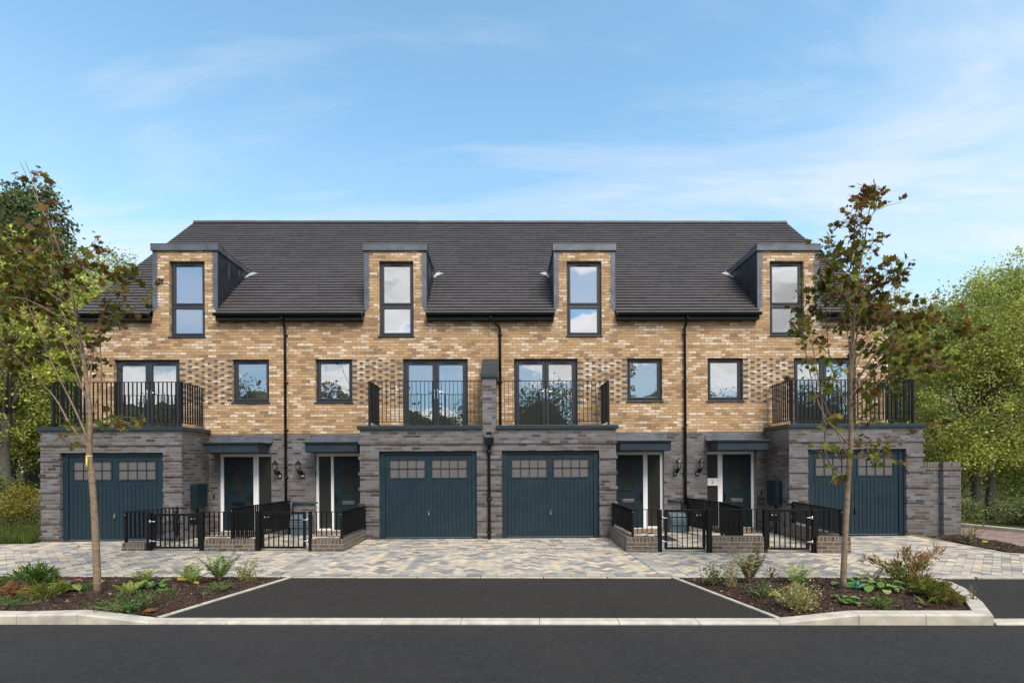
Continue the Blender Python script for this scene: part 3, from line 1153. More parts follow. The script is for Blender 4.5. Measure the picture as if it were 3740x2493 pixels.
def house(num, x0, x1, label, win, fd, dorm, dwin, door, garage, can, lx, px, party_left, party_right):
    h = thing('terraced_house', ((x0 + x1) / 2, YB, 0), label, 'house', 'four brick houses of the terrace')
    if num == 22:
        h['plate'] = 0
    # tan brick upper wall with the dormer face rising through the eaves
    up = MB()
    holes = [(win[0], win[1], 3.50, 4.665), (fd[0], fd[1], 2.74, 4.665), (dwin[0], dwin[1], 5.245, 7.265)]
    wall_cells(up, [(x0, x1, ZB, 5.78), (dorm[0], dorm[1], 5.78, 7.53)], holes, YB, 0.15)
    if party_left is False:
        up.quad((x0, YB, ZB), (x0, YREAR, ZB), (x0, YREAR, ZE), (x0, YR, ZR), (x0, YE + 0.185, ZE + 0.1))
    if party_right is False:
        up.quad((x1, YB, ZB), (x1, YREAR, ZB), (x1, YREAR, ZE), (x1, YR, ZR), (x1, YE + 0.185, ZE + 0.1))
    MB().box(x0, x1, YREAR - 0.2, YREAR - 0.002, 0, ZE).build('rear_wall', M['tan_brick'], h)
    up.build('upper_wall', M['tan_brick'], h, uvoff=(num * 0.7 * 0.225, 0.087))
    lo = MB()
    wall_cells(lo, [(x0, x1, 0, ZB)], [(door[0], door[1], 0.0, 2.17)], YB, 0.105)
    if party_left is False:
        lo.quad((x0, YB, 0), (x0, YREAR, 0), (x0, YREAR, ZB), (x0, YB, ZB))
    if party_right is False:
        lo.quad((x1, YB, 0), (x1, YREAR, 0), (x1, YREAR, ZB), (x1, YB, ZB))
    lo.build('lower_wall', M['dark_brick'], h, uvoff=(num * 0.31, -0.03))
    roof(h, x0 - (0.03 if not party_left else 0), x1 + (0.03 if not party_right else 0), [dorm], (x0 - 0.03) if not party_left else ((x1 + 0.03) if not party_right else None))
    dormer(h, *dorm)
    window(h, dwin[0], dwin[1], 5.245, 7.265, transom=6.10, glass='glass_sky')
    window(h, win[0], win[1], 3.50, 4.665)
    french_door(h, fd[0], fd[1], 2.74, 4.665)
    front_door(h, *door)
    a, b = (win[1], fd[0]) if win[1] < fd[0] else (fd[1], win[0])
    brick_pattern(h, a, b, fd[0] < win[0])
    canopy(h, *can)
    lantern(h, lx, 1.755)
    number_plate(h, px, 1.57, str(num))
    g = garage
    garage_block(h, g['x0'], g['x1'], g['door'], g['sl'], g['sr'])
    coping(h, g['c0'], g['c1'], (g['sl'], g['sr']))
    garage_door(h, g['door'][0], g['door'][1], 2.18, dark_handle=(num == 16))
    rail_run('balcony_railing', g['rail'], 2.905, 3.905, M['railing_steel'], h, posts=g['posts'], post_bottom=2.80)
    for a, b in g['gut']:
        gutter(h, a, b, (True, True))
    return h


YRL = 12.37
h22 = house(22, -11.15, -5.77, "left end house of the terrace, number 22 beside its teal door", (-7.22, -6.25), (-10.32, -8.60), (-9.29, -7.59), (-8.86, -7.93),
            (-7.60, -6.20, (-7.515, -6.73), (-6.594, -6.25), 1), dict(
                x0=-11.22, x1=-7.84, door=(-10.755, -8.285), sl=True, sr=True, c0=-11.22, c1=-7.84,
                rail=[(-10.99, YB - 0.03), (-10.99, YRL), (-9.50, YRL), (-7.94, YRL), (-7.94, YB - 0.03)], posts=(1, 2, 3),
                gut=[(-11.2, -9.31), (-7.57, -5.772)]),
            (-7.62, -6.26, -7.68, -6.16), -6.03, -5.973, False, True)
h20 = house(20, -5.77, -0.39, "mid-terrace house with number 20 and the leaded party wall on its right", (-5.03, -4.055), (-2.715, -0.99), (-3.72, -2.075), (-3.33, -2.42),
            (-5.06, -3.58, (-4.594, -3.80), (-4.992, -4.667), -1), dict(
                x0=-3.54, x1=-0.39, door=(-3.08, -0.70), sl=True, sr=False, c0=-3.54, c1=-0.555,
                rail=[(-3.33, YB - 0.03), (-3.33, YRL), (-1.77, YRL), (-0.56, YRL)], posts=(1, 2),
                gut=[(-5.768, -3.74), (-2.055, -0.392)]),
            (-5.07, -3.74, -5.13, -3.56), -5.43, -5.38, True, True)
h18 = house(18, -0.39, 4.80, "mid-terrace house with number 18 beside its teal door", (3.265, 4.21), (0.24, 1.94), (1.32, 2.955), (1.66, 2.595),
            (2.82, 4.245, (2.90, 3.71), (3.828, 4.17), 1), dict(
                x0=-0.39, x1=2.71, door=(-0.088, 2.295), sl=False, sr=True, c0=-0.22, c1=2.71,
                rail=[(-0.215, YRL), (1.0, YRL), (2.55, YRL), (2.55, YB - 0.03)], posts=(1, 2),
                gut=[(-0.388, 1.30), (2.975, 4.798)]),
            (2.93, 4.23, 2.90, 4.32), 4.585, 4.535, True, True)
h16 = house(16, 4.80, 10.31, "right end house of the terrace, number 16 with a notice beside its door", (5.43, 6.39), (7.76, 9.44), (6.785, 8.45), (7.12, 8.045),
            (5.40, 6.715, (5.861, 6.64), (5.435, 5.735), -1), dict(
                x0=6.98, x1=10.31, door=(7.445, 9.89), sl=True, sr=True, c0=6.98, c1=10.31,
                rail=[(7.12, YB - 0.03), (7.12, YRL), (8.66, YRL), (10.15, YRL), (10.15, YB - 0.03)], posts=(1, 2, 3),
                gut=[(4.802, 6.765), (8.47, 10.37)]),
            (5.43, 6.75, 5.35, 6.86), 5.185, 5.13, True, False)

# things only some of the houses have
downpipe(h22, -5.80, 5.74, 0.75, -0.03)
downpipe(h16, 4.80, 5.74, 0.75, 0.03)
downpipe(h18, -0.125, 5.74, 2.80, -0.245)
wall_box(h22, -7.84, 1)
wall_box(h16, 6.98, -1)
gas_box(h20, -5.60, -5.09, (-5.62, -5.0), 0.86)
gas_box(h18, 4.32, 4.74, (4.72, 4.35), 0.86)
for h, x in ((h22, -7.71), (h16, 6.86)):
    MB().box(x - 0.018, x + 0.018, YB - 0.02, YB - 0.001, 1.00, 1.09).build('doorbell', M['black_gloss'], h, bevel=0.003)
# fin wall between the two middle balconies with its sloping cap, hopper and waste pipe
f = MB()
f.box(-0.553, -0.222, YG - 0.004, YB - 0.002, 2.704, 4.03)
fw = f.build('party_fin_wall', M['dark_brick'], h20, uvoff=(0.1, -0.03))
c = MB()
c.prism([(YG - 0.045, 3.97), (YG - 0.045, 4.06), (YB - 0.002, 4.66), (YB - 0.002, 4.0), (YG + 0.2, 3.97)], 'x', -0.59, -0.185)
c.box(-0.605, -0.17, YG - 0.06, YG - 0.045, 3.965, 4.06)
c.build('party_wall_cap', M['coping'], fw, bevel=0.003)
hp = MB()
hx = -0.395
hp.prism([(hx - 0.115, 2.36), (hx - 0.115, 2.50), (hx + 0.115, 2.50), (hx + 0.115, 2.36), (hx + 0.07, 2.315), (hx - 0.07, 2.315)], 'y', YG - 0.19, YG - 0.025)
hop = hp.build('rainwater_hopper', M['black_gloss'], h20, bevel=0.008)
hs = MB()
hs.box(hx - 0.11, hx - 0.065, YG - 0.14, YG - 0.002, 2.505, 2.635)
hs.box(hx + 0.065, hx + 0.11, YG - 0.14, YG - 0.002, 2.505, 2.635)
hs.box(hx - 0.065, hx + 0.065, YG - 0.15, YG - 0.08, 2.505, 2.56)
hs.build('lead_chute', M['lead'], hop, bevel=0.004)
MB().box(hx - 0.064, hx + 0.064, YG - 0.012, YG - 0.002, 2.562, 2.635).build('outlet', M['black_gloss'], hop)
wp = MB()
wp.tube([(hx, YG - 0.10, 2.33), (hx, YG - 0.10, 2.28), (hx - 0.005, YG - 0.06, 2.2), (hx - 0.005, YG - 0.06, GZ)], 0.036, 10)
for z in (2.15, 1.0, 0.2):
    wp.lathe((hx - 0.005, YG - 0.06, z), [(0.046, -0.025), (0.046, 0.025)], 10)
    wp.box(hx - 0.07, hx + 0.06, YG - 0.03, YG - 0.002, z - 0.012, z + 0.012)
wp.build('waste_pipe', M['black_gloss'], h20)
# ------------------------------------------------------------------ ground, road, paving
RNG = np.random.default_rng(7)
random.seed(11)


def y_kerb(x):
    return 5.745 - 0.033 * x


def y_pave(x):
    return 8.10 - 0.044 * x


def y_front(x):
    return 10.45 - 0.062 * x


def sheet(name, poly, z, mat, label=None):
    mb = MB()
    mb.quad(*[(p[0], p[1], z) for p in poly])
    o = mb.build(name, mat, fix=False)
    if o.data.polygons[0].normal.z < 0:
        o.data.flip_normals()
    return tag(o, label, None, None, 'structure')


sheet('ground', [(-260, -200), (260, -200), (260, 320), (-260, 320)], -0.03, M['soil'])
sheet('road', [(-60, -7.5), (60, -7.5), (60, y_kerb(60) + 0.1), (-60, y_kerb(-60) + 0.1)], -0.008, M['asphalt'])
BAYL, BAYR = (-3.49, y_pave(-3.49)), (2.66, y_pave(2.66))
KL, KR = (-4.16, y_kerb(-4.16) + 0.18), (3.17, y_kerb(3.17) + 0.18)
sheet('parking_bay', [KL, KR, BAYR, BAYL], 0.012, M['bay_asphalt'])
sheet('side_parking_bay', [(5.5, y_kerb(5.5) + 0.18), (30, y_kerb(30) + 0.18), (30, y_pave(30)), (6.48, y_pave(6.48)), (6.3, 7.3)], 0.010, M['bay_asphalt'])
sheet('red_brick_road', [(11.02, 9.2), (11.30, 12.0), (10.9, 30), (12.2, 30), (12.9, 14.0), (13.36, 12.6), (15.3, 7.6), (11.0, 7.58)], 0.006, M['redbrick_road'])
sheet('joint_bed', [(-16, y_pave(-16)), (16, y_pave(16)), (16, y_front(16) - 0.3), (10.0, 9.85), (10.35, 12.2), (10.3, 13.4), (-11.2, 13.4), (-11.2, 12.05), (-16, 12.05)], 0.021, M['joint'])
bank = MB()
for i in range(24):
    for j in range(8):
        def bp(i, j):
            x = -60 + i * (48.6 / 24)
            t = j / 8
            return (x, 19.0 + t * 11, 0.0 + 1.1 * (t ** 0.7) + 0.12 * math.sin(i * 1.7 + j * 2.1))
        bank.quad(bp(i, j), bp(i + 1, j), bp(i + 1, j + 1), bp(i, j + 1), smooth=True)
tag(bank.build('woodland_bank', M['bank'], fix=False), kind='structure')


# --- block paving
def clip_poly(pts, region):
    out = pts
    n = len(region)
    for i in range(n):
        ax, ay = region[i]
        bx, by = region[(i + 1) % n]
        src, out = out, []
        if not src:
            return []
        for k in range(len(src)):
            p, q = src[k - 1], src[k]
            dp = (bx - ax) * (p[1] - ay) - (by - ay) * (p[0] - ax)
            dq = (bx - ax) * (q[1] - ay) - (by - ay) * (q[0] - ax)
            if (dp >= 0) != (dq >= 0):
                t = dp / (dp - dq)
                out.append((p[0] + (q[0] - p[0]) * t, p[1] + (q[1] - p[1]) * t))
            if dq >= 0:
                out.append(q)
    return out


PAVE_COLS = [(0.53, 0.44, 0.325), (0.49, 0.41, 0.31), (0.40, 0.36, 0.31), (0.345, 0.322, 0.29), (0.255, 0.243, 0.23), (0.215, 0.207, 0.20)]
PAVE_W = [0.25, 0.15, 0.17, 0.15, 0.18, 0.10]
EDGE_COLS = [(0.38, 0.35, 0.31), (0.35, 0.33, 0.295), (0.42, 0.385, 0.335)]
pv_v, pv_f, pv_c = [], [], []


def add_block(pts, region, cols, w=None, g=0.0035):
    cx = sum(p[0] for p in pts) / len(pts)
    cy = sum(p[1] for p in pts) / len(pts)
    # joint gap
    q = []
    for p in pts:
        dx, dy = p[0] - cx, p[1] - cy
        L = math.hypot(dx, dy)
        s = (L - g * 1.4) / L
        q.append((cx + dx * s, cy + dy * s))
    if region:
        q = clip_poly(q, region)
    if len(q) < 3:
        return
    area = abs(sum(q[i - 1][0] * q[i][1] - q[i][0] * q[i - 1][1] for i in range(len(q)))) / 2
    if area < 0.0015:
        return
    n = len(pv_v)
    z = GZ + random.uniform(-0.0012, 0.0012)
    tx, ty = random.uniform(-0.004, 0.004), random.uniform(-0.004, 0.004)
    pv_v.extend((p[0], p[1], z + tx * (p[0] - cx) + ty * (p[1] - cy)) for p in q)
    pv_f.append(tuple(range(n, n + len(q))))
    c = random.choices(cols, weights=w)[0]
    k = random.uniform(0.9, 1.1)
    pv_c.append(tuple(x * k for x in c))


def herringbone(region, L=0.24, ang=45):
    W = L / 2
    a = RAD(ang)
    ca, sa = math.cos(a), math.sin(a)
    us = [p[0] * ca + p[1] * sa for p in region]
    vs_ = [-p[0] * sa + p[1] * ca for p in region]
    for i in range(int(min(us) / W) - 2, int(max(us) / W) + 3):
        for j in range(int(min(vs_) / W) - 2, int(max(vs_) / W) + 3):
            k = (i - j) % 4
            if k == 0:
                r = (i, i + 2, j, j + 1)
            elif k == 3:
                r = (i, i + 1, j, j + 2)
            else:
                continue
            pts = [(u * W * ca - v * W * sa, u * W * sa + v * W * ca) for u, v in ((r[0], r[2]), (r[1], r[2]), (r[1], r[3]), (r[0], r[3]))]
            add_block(pts, region, PAVE_COLS, PAVE_W)


def coursed(region, y0, y1, x0, x1, row=0.16):
    y = y0
    while y < y1:
        x = x0 - random.uniform(0, 0.3)
        while x < x1:
            L = random.choice((0.16, 0.24, 0.24, 0.32))
            add_block([(x, y), (x + L, y), (x + L, y + row), (x, y + row)], region, PAVE_COLS, PAVE_W)
            x += L
        y += row


def soldier(a, b, w, step, cols=EDGE_COLS, wt=None):
    """a row of blocks along a->b, w wide to its left"""
    a, b = Vector(a), Vector(b)
    d = b - a
    L = d.length
    d.normalize()
    s = Vector((-d.y, d.x)) * w
    n = max(1, int(round(L / step)))
    for i in range(n):
        p, q = a + d * (L * i / n), a + d * (L * (i + 1) / n)
        add_block([tuple(p), tuple(q), tuple(q + s), tuple(p + s)], None, cols, wt)


def strip_region(xa, xb, off0, off1):
    return [(xa, y_pave(xa) + off0), (xb, y_pave(xb) + off0), (xb, y_front(xb) - off1), (xa, y_front(xa) - off1)]


XS = [(-14.5, -3.72), (-3.30, 2.50), (2.92, 14.0)]
for a, b in XS:
    herringbone(strip_region(a, b, 0.18, 0.08))
    soldier((a, y_pave(a)), (b, y_pave(b)), 0.175, 0.24, PAVE_COLS[2:] + EDGE_COLS, None)
    soldier((a, y_front(a) - 0.075), (b, y_front(b) - 0.075), 0.15, 0.24, EDGE_COLS)
for xc in (-3.51, 2.71):
    for s in (-1, 1):
        p = (xc + s * 0.115 + 0.088, y_pave(xc))
        q = (xc + s * 0.115 + 0.088, y_front(xc) + 0.07)
        soldier(p, q, 0.176, 0.24, EDGE_COLS + [PAVE_COLS[4], PAVE_COLS[1]], [3, 3, 3, 1, 1])
    soldier((xc + 0.024, y_pave(xc)), (xc + 0.024, y_front(xc) + 0.07), 0.048, 0.5, [(0.42, 0.37, 0.29)])


def apron(x0, x1, ytop0, ytop1=None, row=0.16):
    ytop1 = ytop0 if ytop1 is None else ytop1
    r = [(x0, y_front(x0) + 0.08), (x1, y_front(x1) + 0.08), (x1, ytop1), (x0, ytop0)]
    coursed(r, min(p[1] for p in r), max(ytop0, ytop1), x0, x1, row)


apron(-14.5, -11.22, 12.0)
apron(-11.22, -7.95, 12.34)
apron(-7.84, -3.55, 13.38)
apron(-3.52, 2.70, 12.34)
apron(2.72, 6.97, 13.38)
apron(6.99, 10.02, 12.30)
me = bpy.data.meshes.new('block_paving')
me.from_pydata(pv_v, [], pv_f)
ca = me.color_attributes.new("Col", 'FLOAT_COLOR', 'CORNER')
buf = []
for f_, c_ in zip(pv_f, pv_c):
    buf += [c_[0], c_[1], c_[2], 1.0] * len(f_)
ca.data.foreach_set('color', buf)
for p in me.polygons:
    if p.normal.z < 0:
        p.flip()
me.materials.append(M['paver'])
pav = bpy.data.objects.new('block_paving', me)
COL.objects.link(pav)
tag(pav, kind='structure')

# --- kerbs
def kerb_run(name, pts, w=0.15, left=True, unit=0.915):
    """pts: (x, y, top z) front top edge; kerb lies to the left of the path; cut into units"""
    mb = MB()
    P = [Vector(p) for p in pts]
    seg = []
    for a, b in zip(P[:-1], P[1:]):
        n = max(1, int(round((b - a).length / unit)))
        for i in range(n):
            seg.append((a.lerp(b, i / n), a.lerp(b, (i + 1) / n)))
    for i, (a, b) in enumerate(seg):
        d = (b - a)
        d.z = 0
        d.normalize()
        s = Vector((-d.y, d.x, 0))

        def off(p, prev, nxt):
            n1 = s
            if prev is not None:
                e = (prev[1] - prev[0])
                e.z = 0
                e.normalize()
                m = Vector((-e.y, e.x, 0)) + s
                m.normalize()
                return m / max(0.4, m.dot(s))
            if nxt is not None:
                e = (nxt[1] - nxt[0])
                e.z = 0
                e.normalize()
                m = Vector((-e.y, e.x, 0)) + s
                m.normalize()
                return m / max(0.4, m.dot(s))
            return n1
        sa = off(a, seg[i - 1] if i else None, None) * w
        sb = off(b, None, seg[i + 1] if i + 1 < len(seg) else None) * w
        g = d * 0.0025
        a2, b2 = a + g, b - g
        ch = 0.016
        A = [a2 + Vector((0, 0, -0.3)), a2 + Vector((0, 0, -ch)), a2 + s * ch, a2 + sa, a2 + sa + Vector((0, 0, -0.3))]
        B = [b2 + Vector((0, 0, -0.3)), b2 + Vector((0, 0, -ch)), b2 + s * ch, b2 + sb, b2 + sb + Vector((0, 0, -0.3))]
        n = len(mb.v)
        mb.v += [tuple(p) for p in A + B]
        for k in range(4):
            mb.f.append((n + k, n + k + 5, n + k + 6, n + k + 1))
            mb.smooth.append(False)
        mb.f += [(n, n + 1, n + 2, n + 3, n + 4), (n + 9, n + 8, n + 7, n + 6, n + 5)]
        mb.smooth += [False, False]
    return tag(mb.build(name, M['kerb'], bevel=0.004), kind='structure')


kz = 0.112
kerb_run('kerb', [(-16, y_kerb(-16), kz), (-6.6, y_kerb(-6.6), kz), (-5.72, y_kerb(-5.72), kz - 0.012), (-5.0, y_kerb(-5.0), kz + 0.006), (-4.15, y_kerb(-4.15), 0.022), (3.1, y_kerb(3.1), 0.022),
                  (3.98, y_kerb(3.98), kz), (5.47, y_kerb(5.47), kz), (5.88, 6.12, kz), (6.27, 6.75, kz), (6.52, 7.25, kz * 0.75), (6.56, y_pave(6.56) - 0.02, 0.04)], 0.17)
kerb_run('flush_kerb', [(5.50, y_kerb(5.50), 0.018), (24, y_kerb(24), 0.018)], 0.17)
kerb_run('road_kerb', [(15.45, 7.6, 0.11), (13.36, 12.62, 0.11), (12.92, 14.0, 0.11), (12.25, 30, 0.11)][::-1], 0.12)
kerb_run('path_edging', [(10.98, 9.3, 0.045), (11.06, 10.5, 0.045), (11.27, 11.9, 0.045)], 0.05)


def edging(name, a, b, z=0.03, w=0.055):
    mb = MB()
    a, b = Vector((*a, z - 0.1)), Vector((*b, z - 0.1))
    n = max(1, int((b - a).length / 0.9))
    for i in range(n):
        p, q = a.lerp(b, i / n + 0.001), a.lerp(b, (i + 1) / n - 0.001)
        mb.bar(p, q, w, 0.2)
    return tag(mb.build(name, M['kerb'], bevel=0.004), kind='structure')


edging('bay_edging', KL, BAYL)
edging('bay_edging', KR, BAYR)
edging('pave_edging', (-16, y_pave(-16) - 0.03), (BAYL[0] - 0.03, BAYL[1] - 0.03), 0.036)
edging('pave_edging', (BAYL[0] + 0.03, BAYL[1] - 0.03), (BAYR[0] - 0.03, BAYR[1] - 0.03), 0.027)
edging('pave_edging', (BAYR[0] + 0.03, BAYR[1] - 0.03), (24, y_pave(24) - 0.03), 0.036)


# --- planting beds with bark mulch
def in_poly(pts, poly):
    x, y = pts[:, 0], pts[:, 1]
    ins = np.zeros(len(pts), dtype=bool)
    n = len(poly)
    for i in range(n):
        x1, y1 = poly[i]
        x2, y2 = poly[(i + 1) % n]
        c = ((y1 > y) != (y2 > y)) & (x < (x2 - x1) * (y - y1) / ((y2 - y1) + 1e-12) + x1)
        ins ^= c
    return ins


def bed_height(x, y, kerb):
    """mulch lies just under the kerb top and runs down to the paving edge"""
    t = np.clip((y - kerb(x)) / 2.2, 0, 1)
    # thins out to the level of the edgings
    def dl(a, b):
        ax, ay, bx, by = a[0], a[1], b[0], b[1]
        return np.abs((bx - ax) * (ay - y) - (ax - x) * (by - ay)) / math.hypot(bx - ax, by - ay)
    e = np.minimum(np.minimum(dl(KL, BAYL), dl(KR, BAYR)), np.maximum(y_pave(x) - 0.05 - y, 0.0))
    e = np.clip(e / 0.22, 0, 1)
    e = e * e * (3 - 2 * e)
    lump = 0.018 * np.sin(x * 3.1 + 0.7) * np.sin(y * 4.3) + 0.010 * np.sin(x * 9.7 + y * 7.1) + 0.006 * np.sin(x * 23 - y * 19)
    return 0.024 + (0.032 + 0.03 * np.sin(t * np.pi) - 0.012 * t + lump) * e


def bed(name, poly, kerb, step=0.06):
    P = np.array(poly)
    x0, y0 = P.min(0)
    x1, y1 = P.max(0)
    mb = MB()
    nx, ny = int((x1 - x0) / step) + 1, int((y1 - y0) / step) + 1
    xs, ys = np.linspace(x0, x1, nx + 1), np.linspace(y0, y1, ny + 1)
    gx, gy = np.meshgrid(xs, ys)
    gz = bed_height(gx, gy, kerb)
    bm = bmesh.new()
    vs_ = [[bm.verts.new((gx[j, i], gy[j, i], gz[j, i])) for i in range(nx + 1)] for j in range(ny + 1)]
    for j in range(ny):
        for i in range(nx):
            bm.faces.new((vs_[j][i], vs_[j][i + 1], vs_[j + 1][i + 1], vs_[j + 1][i])).smooth = True
    # trim to the outline
    n = len(poly)
    for i in range(n):
        a, b = Vector((*poly[i], 0)), Vector((*poly[(i + 1) % n], 0))
        d = b - a
        nrm = Vector((d.y, -d.x, 0))
        bmesh.ops.bisect_plane(bm, geom=bm.verts[:] + bm.edges[:] + bm.faces[:], plane_co=a, plane_no=nrm, clear_outer=True)
    # skirt
    me = bpy.data.meshes.new(name)
    bm.to_mesh(me)
    bm.free()
    me.materials.append(M['mulch'])
    o = bpy.data.objects.new(name, me)
    COL.objects.link(o)
    return tag(o, kind='structure')


BED_L = [(-13.5, y_kerb(-13.5) + 0.16), KL, (BAYL[0] - 0.03, BAYL[1] - 0.03), (-13.5, y_pave(-13.5) - 0.05)]
BED_R = [(KR[0] + 0.03, KR[1] - 0.02), (5.40, y_kerb(5.40) + 0.16), (5.73, 6.19), (6.11, 6.83), (6.36, 7.30), (6.41, y_pave(6.41) - 0.05), (BAYR[0] + 0.04, BAYR[1] - 0.06)]
BED_Q = [(9.98, 9.86), (10.96, 9.3), (11.04, 10.5), (11.25, 11.9), (11.2, 12.2), (10.33, 12.2)]
bed('planting_bed', BED_L, y_kerb)
bed('planting_bed', BED_R, y_kerb)


def flat_h(x, y, k):
    return 0.045 + 0.012 * np.sin(x * 7.3) * np.sin(y * 6.1)


def bed_z(x, y):
    return float(bed_height(np.array(x), np.array(y), y_kerb))


_bh = bed_height
bed_height = flat_h
bed('planting_bed', BED_Q, y_kerb)
bed_height = _bh


def chips(name, poly, n, label, hfun, smin=0.015, smax=0.06):
    P = np.array(poly)
    p = RNG.uniform(P.min(0), P.max(0), (int(n * 2.5), 2))
    p = p[in_poly(p, poly)][:n]
    n = len(p)
    z = hfun(p[:, 0], p[:, 1], y_kerb) + RNG.uniform(0.0, 0.012, n)
    a = RNG.uniform(0, 2 * np.pi, n)
    L = RNG.uniform(smin, smax, n) * RNG.uniform(0.5, 1, n)
    W = L * RNG.uniform(0.2, 0.5, n)
    tx, ty = RNG.normal(0, 0.35, n), RNG.normal(0, 0.35, n)
    u = np.stack([np.cos(a), np.sin(a), tx], 1) * (L / 2)[:, None]
    v = np.stack([-np.sin(a), np.cos(a), ty], 1) * (W / 2)[:, None]
    c = np.stack([p[:, 0], p[:, 1], z], 1)
    quads = np.stack([c - u - v, c + u - v * 0.6, c + u * 0.9 + v, c - u + v * 0.8], 1)
    base = np.array([(0.028, 0.018, 0.013), (0.05, 0.033, 0.023), (0.085, 0.056, 0.039), (0.16, 0.11, 0.075), (0.32, 0.25, 0.185)])
    k = RNG.choice(5, n, p=[0.32, 0.32, 0.21, 0.115, 0.035])
    col = base[k] * RNG.uniform(0.8, 1.2, (n, 1))
    o = np_mesh(name, quads, 4, M['chip'], None, col)
    return tag(o, label, 'bark mulch', None, 'stuff')


chips('bark_chips', BED_L, 15000, 'brown bark chips spread over the left planting bed', bed_height)
chips('bark_chips', BED_R, 9000, 'brown bark chips spread over the right planting bed', bed_height)
chips('bark_chips', BED_Q, 3000, 'brown bark chips on the corner bed beside the brick gate pier', flat_h)


# ------------------------------------------------------------------ low walls, railings, gates
def low_wall(label, pts, ztop, w=0.215):
    """brick dwarf wall along pts, w wide to the left, brick-on-edge top course"""
    root = thing('low_wall', (*pts[0], GZ), label, 'low wall', 'low brick walls along the front yards')
    body, cap = MB(), MB()
    P = [Vector(p) for p in pts]
    for i, (a, b) in enumerate(zip(P[:-1], P[1:])):
        d = (b - a).normalized()
        s = Vector((-d.y, d.x)) * w
        e0 = a + (d * 0 if i == 0 else d * w)
        q = [e0, b, b + s, e0 + s]
        if i > 0:
            q[0], q[3] = a + s * 0 + d * w, a + s + d * w
        body.prism([tuple(p) for p in q], 'z', 0.0, ztop - 0.105)
        c = sum((p for p in q), Vector((0, 0))) / 4
        cap.prism([tuple(p) for p in q], 'z', ztop - 0.1045, ztop)
    body.build('wall_body', M['low_brick'], root, uvoff=(random.random(), -(ztop - 0.105)))
    cap.build('wall_coping', M['cap_brick'], root, bevel=0.004, uvoff=(random.random(), -(ztop - 0.1)))
    return root


def railing(label, path, z0, z1, posts, post_bottom, step=0.105):
    r = rail_run('railing', path, z0, z1, M['black_steel'], None, (), step)
    # own origin at its first point
    o = Vector((*path[0], GZ))
    r.data.transform(Matrix.Translation(-o))
    r.location = o
    tag(r, label, 'railing', 'black steel railings of the front yards')
    for i in posts:
        x, y = path[i]
        MB().box(x - 0.02, x + 0.02, y - 0.03, y + 0.03, post_bottom, z1 + 0.004).build('post', M['black_steel'], r, bevel=0.002)
    # pale fixing bolts
    for i in posts:
        x, y = path[i]
        MB().lathe((x, y - 0.034, z1 - 0.06), [(0.011, -0.005), (0.011, 0.005)], 8).build('bolt', M['zinc'], r)
    return r


def gate_post(label, x, y, w, ztop):
    p = MB().box(x - w / 2, x + w / 2, y - 0.04, y + 0.04, 0.0, ztop).build('gate_post', M['black_steel'], bevel=0.003)
    o = Vector((x, y, GZ))
    p.data.transform(Matrix.Translation(-o))
    p.location = o
    tag(p, label, 'gate post', 'black posts beside the gates')
    return p


def gate(label, x0, x1, y0, y1, zb, zt, lock, hinge):
    """steel-framed yard gate, edge-on bars, lock box, two long hinge bolts"""
    root = thing('yard_gate', (x0, y0, GZ), label, 'gate', 'black steel gates of the front yards')
    mb = MB()

    def yy(x):
        return y0 + (y1 - y0) * (x - x0) / (x1 - x0)
    w = 0.05
    mb.bar((x0 + w / 2, yy(x0), zb), (x0 + w / 2, yy(x0), zt), w, w)
    mb.bar((x1 - w / 2, yy(x1), zb), (x1 - w / 2, yy(x1), zt), w, w)
    mb.bar((x0 + w, yy(x0), zt - w / 2), (x1 - w, yy(x1), zt - w / 2), w, w)
    mb.bar((x0 + w, yy(x0), zb + 0.02), (x1 - w, yy(x1), zb + 0.02), w, 0.04)
    mb.build('gate_frame', M['black_steel'], root, bevel=0.003)
    b = MB()
    bars_between(b, (x0 + w, yy(x0)), (x1 - w, yy(x1)), zb + 0.04, zt - w, 0.102, 0.011, 0.034)
    b.build('gate_bar', M['black_steel'], root)
    lx0, lx1 = (x0 + w, x0 + w + 0.17) if lock < 0 else (x1 - w - 0.17, x1 - w)
    l = MB()
    l.box(lx0, lx1, yy(lx0) - 0.034, yy(lx0) + 0.034, zt - 0.235, zt - w - 0.005)
    lk = l.build('lock_box', M['black_gloss'], root, bevel=0.004)
    c = (lx0 + lx1) / 2
    k = MB()
    k.lathe((c + 0.03, yy(c) - 0.036, zt - 0.11), [(0.014, -0.006), (0.014, 0.006)], 8)
    k.box(c - 0.06, c - 0.025, yy(c) - 0.04, yy(c) - 0.034, zt - 0.125, zt - 0.095)
    k.build('lock_plate', M['zinc'], lk)
    hx, s = (x0, -1) if hinge < 0 else (x1, 1)
    for z in (zb + 0.16, zt - 0.17):
        h = MB()
        h.tube([(hx - s * 0.06, yy(hx) - 0.03, z), (hx + s * 0.07, yy(hx) - 0.03, z)], 0.011, 6)
        h.lathe((hx + s * 0.05, yy(hx) - 0.03, z), [(0.018, -0.03), (0.018, 0.03)], 8)
        h.build('hinge', M['zinc'], root)
    return root


low_wall('broken dark brick low wall by the left garage, its courses slipped', [(-8.26, 10.90), (-7.76, 10.87)], 0.20)
low_wall('low brick wall under the railing between the two left gates', [(-6.43, 10.78), (-5.33, 10.71)], 0.275)
low_wall('low brick wall turning back to the left middle garage', [(-4.09, 10.62), (-3.40, 10.575), (-3.40, 12.24)], 0.285)
low_wall('low brick wall turning back to the right middle garage with a pale stone on top', [(2.60, 12.235), (2.46, 10.22), (3.10, 10.18)], 0.345) if False else None
